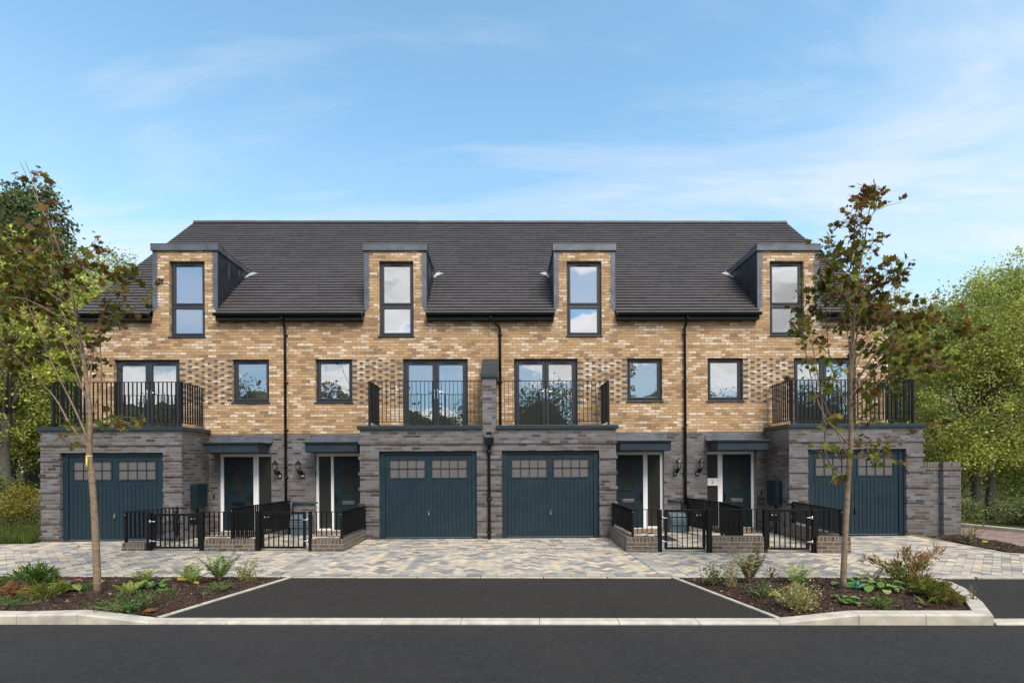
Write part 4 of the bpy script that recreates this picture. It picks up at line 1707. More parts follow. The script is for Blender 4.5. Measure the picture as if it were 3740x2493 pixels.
# the wall of number 18 runs back along its own left side
lwr = low_wall('low brick wall turning back to the right middle garage, a pale stone on top', [(2.47, 10.24), (3.10, 10.20)], 0.335)
lo_ = MB()
lo_.prism([(2.47, 10.456), (2.685, 10.456), (2.745, 12.255), (2.53, 12.255)], 'z', 0.0, 0.23)
lo_.build('wall_body', M['low_brick'], lwr, uvoff=(0.4, -0.23))
lo_ = MB()
lo_.prism([(2.47, 10.456), (2.685, 10.456), (2.745, 12.255), (2.53, 12.255)], 'z', 0.2305, 0.335)
lo_.build('wall_coping', M['cap_brick'], lwr, bevel=0.004, uvoff=(0.2, -0.235))
low_wall('low brick wall under the railing between the two right gates', [(4.17, 10.09), (5.19, 10.03)], 0.355)
lwq = low_wall('low brick wall beside the right tree trunk, running back to the right garage', [(6.21, 9.93), (6.86, 9.89)], 0.365)
lo_ = MB()
lo_.prism([(6.64, 10.12), (6.86, 10.106), (7.15, 12.25), (6.985, 12.25)], 'z', 0.0, 0.26)
lo_.build('wall_body', M['low_brick'], lwq, uvoff=(0.1, -0.26))
lo_ = MB()
lo_.prism([(6.64, 10.12), (6.86, 10.106), (7.15, 12.25), (6.985, 12.25)], 'z', 0.2605, 0.365)
lo_.build('wall_coping', M['cap_brick'], lwq, bevel=0.004, uvoff=(0.3, -0.265))

railing('black railing over the broken low wall by the left garage', [(-7.94, 12.235), (-8.22, 10.98), (-7.74, 10.95)], 0.30, 0.86, (0, 1), 0.12)
railing('black railing on the low wall between the two left gates', [(-6.47, 10.88), (-5.33, 10.81)], 0.335, 0.865, (), 0.25)
railing('black railing turning back to the left middle garage', [(-4.13, 10.73), (-3.48, 10.69), (-3.42, 12.235)], 0.345, 0.865, (1, 2), 0.26)
railing('black railing turning back to the right middle garage', [(2.62, 12.235), (2.62, 10.34), (3.11, 10.31)], 0.415, 0.90, (0, 1), 0.30)
railing('black railing on the low wall between the two right gates', [(4.19, 10.19), (5.20, 10.13)], 0.43, 0.905, (), 0.33)
railing('black railing beside the right tree trunk, running back to the right garage', [(6.29, 10.04), (6.74, 10.01), (7.06, 12.235)], 0.43, 0.90, (1, 2), 0.34)
railing('long black divider railing between the yards of numbers 22 and 20', [(-5.72, 13.33), (-5.93, 10.96)], 0.20, 0.935, (0, 1), 0.03, 0.08)
railing('long black divider railing between the yards of numbers 18 and 16', [(4.86, 13.33), (5.08, 11.75), (4.94, 10.45)], 0.20, 0.935, (0, 1, 2), 0.03, 0.08)

gate_post('black gate post nearest the left tree trunk', -7.67, 10.92, 0.095, 0.85)
gate_post('black gate post at the left end of the wall between the left gates', -6.505, 10.84, 0.075, 0.87)
gate_post('thick black gate post just left of the number 20 gate', -5.275, 10.77, 0.09, 0.875)
gate_post('slim black gate post just right of the number 20 gate', -4.145, 10.70, 0.05, 0.87)
gate_post('black gate post just left of the number 18 gate', 3.155, 10.26, 0.075, 0.895)
gate_post('thick black gate post just right of the number 18 gate', 4.125, 10.14, 0.09, 0.92)
gate_post('black gate post just left of the number 16 gate', 5.235, 10.08, 0.065, 0.90)
gate_post('thick black gate post just right of the number 16 gate', 6.215, 10.02, 0.11, 0.895)

gate('black gate of number 22, hinged beside the left tree trunk', -7.595, -6.55, 10.92, 10.86, 0.075, 0.825, 1, -1)
gate('black gate of number 20 with a white-marked lock box at its left', -5.22, -4.26, 10.80, 10.74, 0.08, 0.86, -1, 1)
gate('black gate of number 18 in front of the blue-grey meter box', 3.26, 4.07, 10.27, 10.20, 0.085, 0.895, 1, -1)
gate('black gate of number 16 in front of the tall meter cabinet', 5.275, 6.10, 10.09, 10.03, 0.09, 0.905, -1, 1)

# boundary wall at the right end: recessed panel and pier with an edge course
bw = thing('boundary_wall', (10.75, 12.2, 0), 'dark brick boundary wall and pier at the right end of the terrace', 'boundary wall')
b_ = MB()
b_.box(10.325, 10.78, 12.33, 12.545, 0.0, 1.72)
b_.box(10.782, 11.215, 12.22, 12.66, 0.0, 1.72)
b_.box(10.325, 10.78, 12.31, 12.56, 1.65, 1.721)
b_.box(10.76, 11.235, 12.20, 12.68, 1.65, 1.722)
b_.build('wall_body', M['dark_brick'], bw, uvoff=(0.05, -0.03))
b_ = MB()
b_.box(10.325, 10.78, 12.33, 12.545, 1.7225, 1.845)
b_.box(10.782, 11.215, 12.22, 12.66, 1.7225, 1.845)
b_.build('wall_coping', M['cap_brick'], bw, bevel=0.004, uvoff=(0, -1.72 + 0.06))

# small things on walls and paving
s_ = MB()
s_.lathe((3.0, 10.36, 0.37), [(0.04, -0.034), (0.095, -0.02), (0.085, 0.006), (0.03, 0.03)], 7, False)
st = s_.build('stone', M['stone'], bevel=0.006)
tag(st, 'pale stone lying on the low wall by the number 18 gate', 'stone')
for x0, x1, lab in ((3.18, 4.05, 'dark doormat on the paving outside the number 18 door'), (4.98, 5.72, 'dark doormat on the paving outside the number 16 door')):
    m_ = MB().box(x0, x1, 11.75 if x0 < 4 else 12.0, 12.5, GZ + 0.003, GZ + 0.018).build('doormat', M['rubber'], bevel=0.004)
    tag(m_, lab, 'doormat', 'doormats in the yards')
# taped warning notice on the side pane of number 16
nt_ = MB().box(5.447, 5.728, YB + 0.088, YB + 0.0905, 1.25, 1.45).build('paper_notice', M['paper'])
o_ = Vector((5.587, YB + 0.089, 1.35))
nt_.data.transform(Matrix.Translation(-o_))
nt_.location = o_
tag(nt_, 'white paper notice with a yellow warning triangle, taped beside the number 16 door', 'notice')
MB().prism([(5.548, 1.295), (5.632, 1.295), (5.59, 1.372)], 'y', YB + 0.0855, YB + 0.0875).build('triangle_border', M['black_gloss'], nt_)
tb = MB().prism([(5.559, 1.3015), (5.621, 1.3015), (5.59, 1.359)], 'y', YB + 0.0835, YB + 0.0852).build('warning_triangle', M['yellow'], nt_)
MB().prism([(5.592, 1.345), (5.583, 1.324), (5.590, 1.326), (5.586, 1.307), (5.597, 1.330), (5.590, 1.329), (5.596, 1.345)], 'y', YB + 0.082, YB + 0.0833).build('warning_bolt', M['black_gloss'], nt_)
r_ = MB()
for z, w in ((1.432, 0.032), (1.412, 0.036), (1.392, 0.07)):
    x = 5.587 - w
    while x < 5.587 + w - 0.004:
        l = random.uniform(0.008, 0.018)
        r_.box(x, min(x + l, 5.587 + w), YB + 0.0868, YB + 0.0878, z - 0.003, z + 0.003)
        x += l + 0.004
r_.build('red_lettering', M['red_ink'], nt_)
# ------------------------------------------------------------------ vegetation
def rot_frames(n, up_bias=0.0, rng=RNG):
    """n random orthonormal frames (dir, side, normal)"""
    d = rng.normal(0, 1, (n, 3))
    d[:, 2] += up_bias
    d /= np.linalg.norm(d, axis=1, keepdims=True) + 1e-9
    r = rng.normal(0, 1, (n, 3))
    s = np.cross(d, r)
    s /= np.linalg.norm(s, axis=1, keepdims=True) + 1e-9
    return d, s, np.cross(s, d)


def diamonds(c, d, s, nrm, L, W, fold=0.15):
    """kite-shaped leaves, bent a little along the rib"""
    L, W = L[:, None], W[:, None]
    a = c
    b = c + d * L * 0.45 + s * W * 0.5 + nrm * W * fold
    e = c + d * L
    f = c + d * L * 0.45 - s * W * 0.5 + nrm * W * fold
    return np.stack([a, b, e, f], 1)


def shoots(ells, n, seed):
    """slim upright sprays standing out of the top of a crown"""
    rr = random.Random(seed)
    out = []
    for _ in range(n):
        e = rr.choice(ells)
        a, q = rr.uniform(0, 6.28), rr.uniform(0.1, 0.9)
        x, y = e[0] + e[3] * q * math.cos(a), e[1] + e[4] * q * math.sin(a)
        z = e[2] + e[5] * math.sqrt(1 - q * q)
        h = rr.uniform(0.25, 0.6)
        out.append((x, y, z + h * 0.5, 0.13, 0.13, h))
    return out


def leaf_cloud(ells, n_clump, per, sigma, size, cols, seed, shell=0.55, flat=0.75, up=0.2):
    """ells: (cx,cy,cz,rx,ry,rz); leaves gathered in clumps near the shell of each ellipsoid"""
    rng = np.random.default_rng(seed)
    vol = np.array([e[3] * e[4] * e[5] for e in ells]) ** (2 / 3)
    pick = rng.choice(len(ells), n_clump, p=vol / vol.sum())
    E_ = np.array(ells)[pick]
    u = rng.normal(0, 1, (n_clump, 3))
    u /= np.linalg.norm(u, axis=1, keepdims=True)
    r = np.where(rng.random(n_clump) < shell, rng.uniform(0.8, 1.06, n_clump), rng.uniform(0.25, 0.85, n_clump))
    cen = E_[:, :3] + u * r[:, None] * E_[:, 3:6]
    k = rng.poisson(per, n_clump) + 3
    idx = np.repeat(np.arange(n_clump), k)
    n = len(idx)
    sg = sigma * rng.uniform(0.6, 1.3, n_clump)[idx]
    off = rng.normal(0, 1, (n, 3)) * sg[:, None]
    off[:, 2] *= flat
    c = cen[idx] + off
    d, s, nm = rot_frames(n, up, rng)
    L = size * rng.uniform(0.6, 1.3, n)
    q = diamonds(c, d, s, nm, L, L * rng.uniform(0.5, 0.8, n))
    C = np.array(cols)
    tint = rng.uniform(0.6, 1.3, n_clump)[idx] * rng.uniform(0.75, 1.25, n)
    col = C[rng.choice(len(C), n_clump)[idx]] * 0.65 + C[rng.choice(len(C), n)] * 0.35
    return q, np.clip(col * tint[:, None], 0, 1), cen


def bg_tree(name, label, category, x, y, ells, n_clump, per, sigma, size, cols, seed, trunk_r=0.2, z0=0.0, limbs=9, lean=0.0, bark='bark_grey', group=None, shell=0.55, forks=1):
    root = thing(name, (x, y, z0), label, category, group)
    E_ = [(x + e[0], y + e[1], z0 + e[2], e[3], e[4], e[5]) for e in ells]
    if name in ('bushy_tree', 'poplar_tree', 'lime_tree'):
        E_ += shoots([e for e in E_ if e[2] > z0 + 4], 26, seed)
    q, col, cen = leaf_cloud(E_, n_clump, per, sigma, size, cols, seed, shell)
    np_mesh('crown', q, 4, M['leaf'], root, col)
    rng = random.Random(seed)
    mb = MB()
    top = max(e[2] + e[5] for e in E_)
    zmid = z0 + (top - z0) * 0.8
    for f_ in range(forks):
        fx = (f_ - (forks - 1) / 2) * trunk_r * 2.6
        pts, rad = [], []
        for i in range(8):
            t = i / 7
            pts.append((x + fx * (1 + t * 2) + lean * t + rng.uniform(-0.12, 0.12) * t * 2, y + rng.uniform(-0.1, 0.1) * t, z0 - 0.1 + (zmid - z0) * t))
            rad.append(trunk_r * (1.35 if i == 0 else 1.0 - 0.82 * t))
        mb.tube(pts, rad, 9)
        for i in range(limbs):
            c = cen[rng.randrange(len(cen))]
            j = rng.randrange(2, 6)
            a = Vector(pts[j])
            b = Vector(c)
            if b.z < a.z - 0.8:
                continue
            m = a.lerp(b, 0.5) + Vector((rng.uniform(-0.2, 0.2), rng.uniform(-0.2, 0.2), rng.uniform(0.0, 0.4)))
            mb.tube([a, m, b], [rad[j] * 0.55, rad[j] * 0.35, 0.015], 6)
    mb.build('trunk', M[bark], root)
    return root


G_DARK = [(0.083, 0.111, 0.031), (0.105, 0.135, 0.043), (0.135, 0.163, 0.058), (0.060, 0.082, 0.024)]
G_GREY = [(0.195, 0.234, 0.096), (0.232, 0.270, 0.114), (0.165, 0.206, 0.072)]
G_YEL = [(0.595, 0.607, 0.119), (0.451, 0.508, 0.112), (0.718, 0.707, 0.177), (0.349, 0.399, 0.099)]
G_MID = [(0.288, 0.354, 0.096), (0.390, 0.435, 0.119), (0.205, 0.271, 0.080), (0.472, 0.488, 0.139)]
G_LIGHT = [(0.534, 0.579, 0.297), (0.432, 0.499, 0.257), (0.637, 0.652, 0.396)]
TG = 'trees behind the terrace'

bg_tree('conifer_tree', 'tall dark green tree, highest of those left of the terrace', 'tree', -28.0, 30.0,
        [(0.2, 0, 10, 2.7, 2.4, 4.6), (0, 0, 14.5, 1.9, 1.8, 4.2), (-0.8, 0, 15.6, 1.4, 1.4, 2.2), (1.2, 0, 7.5, 2.9, 2.5, 3.4), (1.9, -0.3, 11.6, 1.1, 1.1, 1.1), (-2.0, 0, 12.2, 1.2, 1.2, 1.2), (2.1, 0, 9.0, 1.2, 1.2, 1.1), (2.2, 0, 10.4, 1.3, 1.1, 1.5), (1.0, 0, 13.4, 1.3, 1.2, 1.6), (1.6, 0, 12.4, 1.3, 1.2, 1.4), (2.3, 0, 8.0, 1.5, 1.3, 1.6)],
        1250, 50, 0.30, 0.22, G_DARK + G_GREY, 21, 0.35, 0, 12, group=TG, shell=0.7)
bg_tree('poplar_tree', 'bright yellow-green tree in front of the tall dark one on the left', 'tree', -21.6, 22.0,
        [(0, 0, 6.0, 2.6, 2.2, 3.0), (0.5, 0, 9.3, 1.5, 1.4, 2.2), (-1.5, 0, 8.4, 1.4, 1.4, 2.0), (1.6, 0.2, 7.2, 1.3, 1.2, 1.7)],
        330, 42, 0.30, 0.13, G_YEL, 22, 0.22, 0, 12, group=TG, shell=0.7)
bg_tree('birch_tree', 'small pale open tree standing against the sky beside the left roof slope', 'tree', -27.7, 36.0,
        [(0, 0, 14.3, 1.9, 1.6, 2.2), (0.3, 0, 16.2, 0.9, 0.9, 1.3), (-1.4, 0, 14.6, 0.9, 0.9, 1.2), (1.4, 0, 14.8, 1.0, 0.9, 1.2)],
        95, 40, 0.30, 0.17, G_LIGHT + G_GREY, 23, 0.16, 0, 14, group=TG, shell=0.8)
bg_tree('lime_tree', 'yellow-green tree just left of the roof, below the pale open one', 'tree', -19.8, 24.5,
        [(0, 0, 6.5, 1.9, 1.8, 3.8), (0.3, 0, 9.8, 1.2, 1.2, 1.7), (-0.9, 0, 9.0, 1.0, 1.0, 1.3)],
        230, 42, 0.30, 0.14, G_YEL[:3] + G_MID[:2], 24, 0.2, 0, 10, group=TG, shell=0.7)
bg_tree('evergreen_tree', 'grey-green tree between the tall dark tree and the roof', 'tree', -24.6, 28.5,
        [(0, 0, 7.0, 2.5, 2.2, 4.6), (0.6, 0, 11.0, 1.7, 1.6, 2.6), (-1.0, 0, 10.0, 1.4, 1.4, 2.2)],
        300, 40, 0.36, 0.18, G_DARK + G_GREY, 25, 0.25, 0, 10, group=TG, shell=0.7)
for i, (x, y, lab, fk, sd, tr) in enumerate((
        (-25.8, 26.0, 'old woodland tree with a thick double trunk at the left edge', 2, 31, 0.27),
        (-24.2, 26.3, 'woodland tree with a slim pale mottled trunk left of the garage', 1, 32, 0.17),
        (-22.9, 25.6, 'woodland tree with a forked grey trunk beside the left garage wall', 2, 33, 0.22),
        (-26.9, 24.6, 'leafy woodland tree standing half out of the left edge', 1, 34, 0.24))):
    bg_tree('woodland_tree', lab, 'tree', x, y,
            [(0, 0, 5.0, 2.3, 2.0, 3.0), (0, -0.9, 2.7, 2.2, 1.2, 1.4), (0.3, 0, 3.0, 1.9, 1.7, 0.9), (-0.8, 0, 7.6, 1.5, 1.5, 1.7)], 420, 44, 0.28, 0.14,
            G_MID + G_YEL[:2], sd, tr, 0.55, 12, group='woodland trees left of the terrace', forks=fk, shell=0.65)

bg_tree('slender_tree', 'slim pale green tree rising just right of the terrace roof', 'tree', 24.0, 30.0,
        [(0, 0, 8.5, 0.95, 0.9, 2.6), (0.1, 0, 10.8, 0.6, 0.6, 1.4), (0, 0, 5.0, 1.8, 1.4, 2.6)], 150, 40, 0.26, 0.16, G_LIGHT, 41, 0.13, 0, 10, group=TG, shell=0.75)
bg_tree('grey_green_tree', 'hazy grey-green tree behind the big bushy trees on the right', 'tree', 29.6, 34.5,
        [(0, 0, 8, 3.4, 2.6, 4.4), (0.9, 0, 11.2, 1.8, 1.6, 1.8), (-1.6, 0, 10.8, 1.4, 1.4, 1.5)], 240, 40, 0.38, 0.2, G_GREY + G_DARK[1:2], 42, 0.25, 0, 8, group=TG, shell=0.7)
bg_tree('bushy_tree', 'big bright bushy tree with two trunks beside the red brick road', 'tree', 15.7, 16.3,
        [(0.3, 0.3, 3.9, 2.6, 2.2, 2.3), (0.6, 0, 6.0, 1.9, 1.8, 1.5), (-0.9, 0, 5.6, 1.2, 1.2, 1.2), (1.9, 0.2, 5.6, 1.5, 1.4, 1.5), (0.2, 0.2, 7.0, 0.7, 0.7, 0.7), (1.5, 0.2, 7.3, 0.6, 0.6, 0.7), (0.8, 0.9, 1.9, 2.4, 1.3, 1.2), (-0.9, -0.2, 2.3, 0.9, 0.8, 0.9), (2.0, -0.3, 2.2, 1.3, 0.9, 1.1)],
        1250, 62, 0.21, 0.085, G_YEL[:2] + G_MID, 43, 0.13, 0, 16, group=TG, forks=2, shell=0.6)
bg_tree('bushy_tree', 'bushy green tree filling the gap between the terrace and the two-trunked tree', 'tree', 17.6, 22.0,
        [(0, 0, 3.6, 2.8, 2.0, 3.4), (-0.6, 0, 6.3, 1.7, 1.6, 1.5), (1.4, 0, 6.6, 1.6, 1.6, 1.5)], 800, 55, 0.23, 0.10, G_MID + G_YEL[:1], 44, 0.15, 0, 12, group=TG, shell=0.6)
bg_tree('bushy_tree', 'bright bushy tree running out of the right edge', 'tree', 19.4, 17.4,
        [(0, 0, 3.3, 2.6, 2.0, 3.2), (0.2, 0, 6.0, 1.8, 1.7, 1.7), (-1.1, 0, 6.6, 0.9, 0.9, 1.0)], 760, 58, 0.21, 0.09, G_YEL[:2] + G_MID, 45, 0.14, 0, 12, group=TG, shell=0.6)
bg_tree('dark_tree', 'dark evergreen showing above the bushes at the right edge', 'tree', 27.0, 26.0,
        [(0, 0, 6.5, 2.8, 2.4, 4.2), (-0.4, 0, 10.0, 1.2, 1.2, 1.7), (0.9, 0, 10.3, 1.2, 1.2, 1.8)], 260, 42, 0.34, 0.18, G_DARK, 46, 0.25, 0, 8, group=TG, shell=0.7)


def shrub(label, x, y, r, h, cols, seed, n=70, size=0.07, z0=0.0, name='shrub', category='shrub', group='shrubs at the edge of the trees', per=45):
    return bg_tree(name, label, category, x, y, [(0, 0, h * 0.5, r, r, h * 0.5), (r * 0.4, 0, h * 0.66, r * 0.55, r * 0.5, h * 0.34)], n, per, 0.13, size, cols, seed, 0.035, z0, 8, group=group, shell=0.75)


Y_FLOWER = [(0.30, 0.25, 0.035), (0.22, 0.21, 0.04), (0.36, 0.30, 0.05), (0.14, 0.15, 0.03)]
PALE = [(0.20, 0.24, 0.09), (0.26, 0.29, 0.13), (0.15, 0.19, 0.06)]
shrub('yellow-flowering shrub on the grass beside the left garage', -14.5, 14.9, 0.85, 1.25, Y_FLOWER, 51, 110, 0.06)
shrub('pale green shrub at the left edge behind the grass', -16.3, 15.6, 1.0, 1.75, PALE, 52, 120, 0.07)
shrub('grey-green shrub tight against the left garage wall', -13.25, 15.2, 0.6, 1.2, G_GREY, 53, 80, 0.06)
shrub('yellow-green bush at the foot of the trees right of the pier', 13.0, 15.0, 0.45, 0.75, Y_FLOWER[:2] + G_YEL, 54, 60, 0.05)
shrub('pale-leaved bush beyond the kerb, left of the two trunks', 13.85, 15.2, 0.6, 0.62, PALE, 55, 90, 0.06)
shrub('pale-leaved bush beyond the kerb, right of the two trunks', 15.4, 14.6, 0.75, 0.72, PALE + G_GREY, 56, 100, 0.06)
shrub('dark green bush beyond the kerb at the right edge', 17.6, 14.9, 1.3, 1.4, G_DARK + G_MID[:1], 57, 170, 0.08)

# far woodland that reads as one mass, left, right and across the road behind the viewer
def wood_mass(name, label, x0, x1, y, depth, h, n, size, cols, seed):
    rng = np.random.default_rng(seed)
    nc = max(10, n // 40)
    cx = rng.uniform(x0, x1, nc)
    top = h * (0.72 + 0.16 * np.sin(cx * 0.31 + seed) + 0.12 * np.sin(cx * 0.83 + 2.1 * seed))
    cz = top * np.sqrt(rng.uniform(0.0, 1.0, nc))
    cy = y + rng.uniform(-depth, depth, nc)
    idx = np.repeat(np.arange(nc), 40)
    c = np.stack([cx, cy, cz], 1)[idx] + rng.normal(0, size * 2.6, (len(idx), 3))
    d, s, nm = rot_frames(len(idx), 0.2, rng)
    L = size * rng.uniform(0.6, 1.4, len(idx))
    C = np.array(cols)
    col = C[rng.choice(len(C), nc)[idx]] * rng.uniform(0.75, 1.2, (len(idx), 1))
    o = np_mesh(name, diamonds(c, d, s, nm, L, L * 0.7), 4, M['leaf'], None, col)
    return tag(o, label, 'woodland', None, 'stuff')


wood_mass('woodland', 'green woodland massed behind the trunks left of the terrace', -62, -17, 38, 2.5, 9.0, 34000, 0.26, G_MID + G_YEL[:2] + G_DARK[:1], 61)
wood_mass('woodland', 'dark woodland massed behind the trees right of the terrace', 17, 70, 40, 2.5, 8.5, 24000, 0.32, G_DARK + G_MID[:2], 62)
wood_mass('woodland', 'dark wooded hillside across the road, mirrored in the windows', -80, 80, -41, 1.5, 14.2, 80000, 0.32, [tuple(c * 0.6 for c in k) for k in G_DARK], 63)
hill = MB()
for i in range(60):
    def hp_(i, k):
        x = -120 + i * 4.0
        t = 12.6 * (0.72 + 0.16 * math.sin(x * 0.31 + 63) + 0.12 * math.sin(x * 0.83 + 132.3))
        return (x, (-42.5, -43.5, -60, -90)[k], (-0.1, t, t + 0.6, -0.1)[k])
    for k in range(3):
        hill.quad(hp_(i, k), hp_(i + 1, k), hp_(i + 1, k + 1), hp_(i, k + 1), smooth=True)
tag(hill.build('hill', M['soil']), kind='structure')


def grass(name, label, poly, n, h, cols, seed, z=0.0):
    rng = np.random.default_rng(seed)
    P = np.array(poly)
    p = rng.uniform(P.min(0), P.max(0), (n * 2, 2))
    p = p[in_poly(p, poly)][:n]
    n = len(p)
    c = np.stack([p[:, 0], p[:, 1], np.full(n, z)], 1)
    a = rng.uniform(0, 2 * np.pi, n)
    s = np.stack([np.cos(a), np.sin(a), np.zeros(n)], 1)
    d = np.stack([rng.normal(0, 0.3, n), rng.normal(0, 0.3, n), np.ones(n)], 1)
    L = (h * rng.uniform(0.5, 1.2, n))[:, None]
    w = rng.uniform(0.006, 0.014, n)[:, None]
    q = np.stack([c - s * w, c + s * w, c + d * L + s * w * 0.2, c + d * L - s * w * 0.2], 1)
    C = np.array(cols)
    o = np_mesh(name, q, 4, M['leaf'], None, C[rng.choice(len(C), n)] * rng.uniform(0.8, 1.2, (n, 1)))
    return tag(o, label, 'grass', None, 'stuff')


grass('grass', 'rough grass verge left of the garage', [(-16.5, 12.06), (-11.25, 12.06), (-11.25, 14.6), (-17.5, 14.6)], 16000, 0.24, [(0.10, 0.14, 0.03), (0.13, 0.16, 0.04), (0.08, 0.11, 0.025)], 71)
grass('grass', 'tall rough grass on the bank under the left woodland trunks', [(-30, 23.0), (-18, 23.0), (-18, 26.5), (-30, 26.5)], 12000, 0.6, [(0.05, 0.075, 0.018), (0.07, 0.09, 0.03)], 72, 0.55)


# ------------------------------------------------------------------ the two young maples
ML = np.array([(0, 0), (0.17, 0.02), (0.40, -0.06), (0.30, 0.16), (0.62, 0.30), (0.40, 0.42), (0.52, 0.74), (0.24, 0.66), (0, 1.05),
               (-0.24, 0.66), (-0.52, 0.74), (-0.40, 0.42), (-0.62, 0.30), (-0.30, 0.16), (-0.40, -0.06), (-0.17, 0.02)])


def maple_leaves(pts, dirs, size, cols, rng):
    n = len(pts)
    d = dirs + rng.normal(0, 0.55, (n, 3))
    d[:, 2] -= 0.25
    d /= np.linalg.norm(d, axis=1, keepdims=True)
    nrm = rng.normal(0, 0.75, (n, 3)) + np.array([0, -0.35, 0.8])
    s = np.cross(d, nrm)
    s /= np.linalg.norm(s, axis=1, keepdims=True) + 1e-9
    nrm = np.cross(s, d)
    L = size * rng.uniform(0.55, 1.25, n)
    curl = rng.uniform(-0.1, 0.45, n)
    X, Y = ML[:, 0], ML[:, 1]
    v = (pts[:, None, :] + d[:, None, :] * (Y[None, :, None] * L[:, None, None]) + s[:, None, :] * (X[None, :, None] * L[:, None, None] * 0.95)
         + nrm[:, None, :] * ((np.abs(X)[None, :] * curl[:, None] - (Y ** 2)[None, :] * curl[:, None] * 0.5) * L[:, None])[:, :, None])
    return v


def maple(name, label, base, unit, trunk, branches, seed, nleaf_scale=1.0, z0=0.05):
    """trunk, branches: (dx, dz[, dy]) in units above the base; unit metres each"""
    rng = np.random.default_rng(seed)
    rr = random.Random(seed)
    root = thing(name, (*base, z0), label, 'tree', 'young maples in the front beds')

    def w(p):
        return Vector((base[0] + p[0] * unit, base[1] + (p[2] if len(p) > 2 else 0.0), z0 + p[1] * unit))

    def smooth_path(P, k=4):
        out = []
        for i in range(len(P) - 1):
            p0, p1, p2, p3 = P[max(i - 1, 0)], P[i], P[i + 1], P[min(i + 2, len(P) - 1)]
            for j in range(k):
                t = j / k
                out.append(0.5 * ((2 * p1) + (p2 - p0) * t + (2 * p0 - 5 * p1 + 4 * p2 - p3) * t * t + (3 * p1 - p0 - 3 * p2 + p3) * t ** 3))
        out.append(P[-1])
        return out
    mb = MB()
    T = smooth_path([w(p[:3] if len(p) > 3 else p[:2] + (0.0,)) for p, _ in trunk])
    R = np.interp(np.linspace(0, len(trunk) - 1, len(T)), range(len(trunk)), [r for _, r in trunk])
    R = [r * rr.uniform(0.95, 1.06) for r in R]
    R[0] *= 1.25
    mb.tube(T, list(R), 12)
    leaf_p, leaf_d, leaf_t = [], [], []
    tw = MB()

    def twig(a, d, L, tone, n):
        b = a + d * L + Vector((0, 0, rr.uniform(-0.02, 0.05)))
        m = a.lerp(b, 0.5) + Vector((rr.uniform(-.02, .02), rr.uniform(-.02, .02), rr.uniform(-.01, .03)))
        tw.tube([a, m, b], [0.004, 0.003, 0.0018], 4, cap=False)
        for i in range(n):
            t = rr.uniform(0.35, 1.0)
            p = (a.lerp(m, t * 2) if t < 0.5 else m.lerp(b, t * 2 - 1))
            q = Vector((rr.gauss(0, 1), rr.gauss(0, 1), rr.gauss(0, 0.6)))
            q = (q.normalized() + d * 0.8).normalized()
            e = p + q * rr.uniform(0.02, 0.06)
            leaf_p.append(e)
            leaf_d.append(q)
            leaf_t.append(tone)
    for pts, r0, dens, tone, start in branches:
        P = smooth_path([w(p) for p in pts])
        n = len(P)
        rad = [max(0.0035, r0 * (1 - 0.85 * i / (n - 1))) for i in range(n)]
        mb.tube(P, rad, 7)
        L = sum((P[i + 1] - P[i]).length for i in range(n - 1))
        k = int(L * dens * 15 * nleaf_scale)
        for _ in range(k):
            t = start + (1 - start) * rr.random() ** 0.8
            i = min(int(t * (n - 1)), n - 2)
            a = P[i].lerp(P[i + 1], t * (n - 1) - i)
            d = (P[i + 1] - P[i]).normalized()
            side = Vector((rr.gauss(0, 1), rr.gauss(0, 1), rr.gauss(0.15, 0.7))).normalized()
            d2 = (d * 0.7 + side).normalized()
            twig(a, d2, rr.uniform(0.06, 0.34), tone, rr.choice((2, 3, 3, 4)))
    n0 = len(mb.v)
    mb.v += tw.v
    mb.f += [tuple(n0 + i for i in q) for q in tw.f]
    mb.smooth += tw.smooth
    mb.build('trunk', M['bark'], root)
    lp = np.array([tuple(p) for p in leaf_p])
    ld = np.array([tuple(p) for p in leaf_d])
    lt = np.array(leaf_t)
    green = np.array([(0.135, 0.175, 0.014), (0.10, 0.14, 0.014), (0.175, 0.195, 0.018), (0.075, 0.105, 0.02)])
    brown = np.array([(0.15, 0.085, 0.022), (0.19, 0.10, 0.022), (0.10, 0.05, 0.022), (0.16, 0.125, 0.018)])
    u = rng.random(len(lp))
    gi, bi = rng.integers(0, 4, len(lp)), rng.integers(0, 4, len(lp))
    m = np.clip((lt - u) * 3 + 0.5, 0, 1)[:, None]
    col = green[gi] * (1 - m) + brown[bi] * m
    col *= rng.uniform(0.75, 1.3, (len(lp), 1))
    v = maple_leaves(lp, ld, 0.087, None, rng)
    np_mesh('crown', v, len(ML), M['leaf'], root, col)
    return root


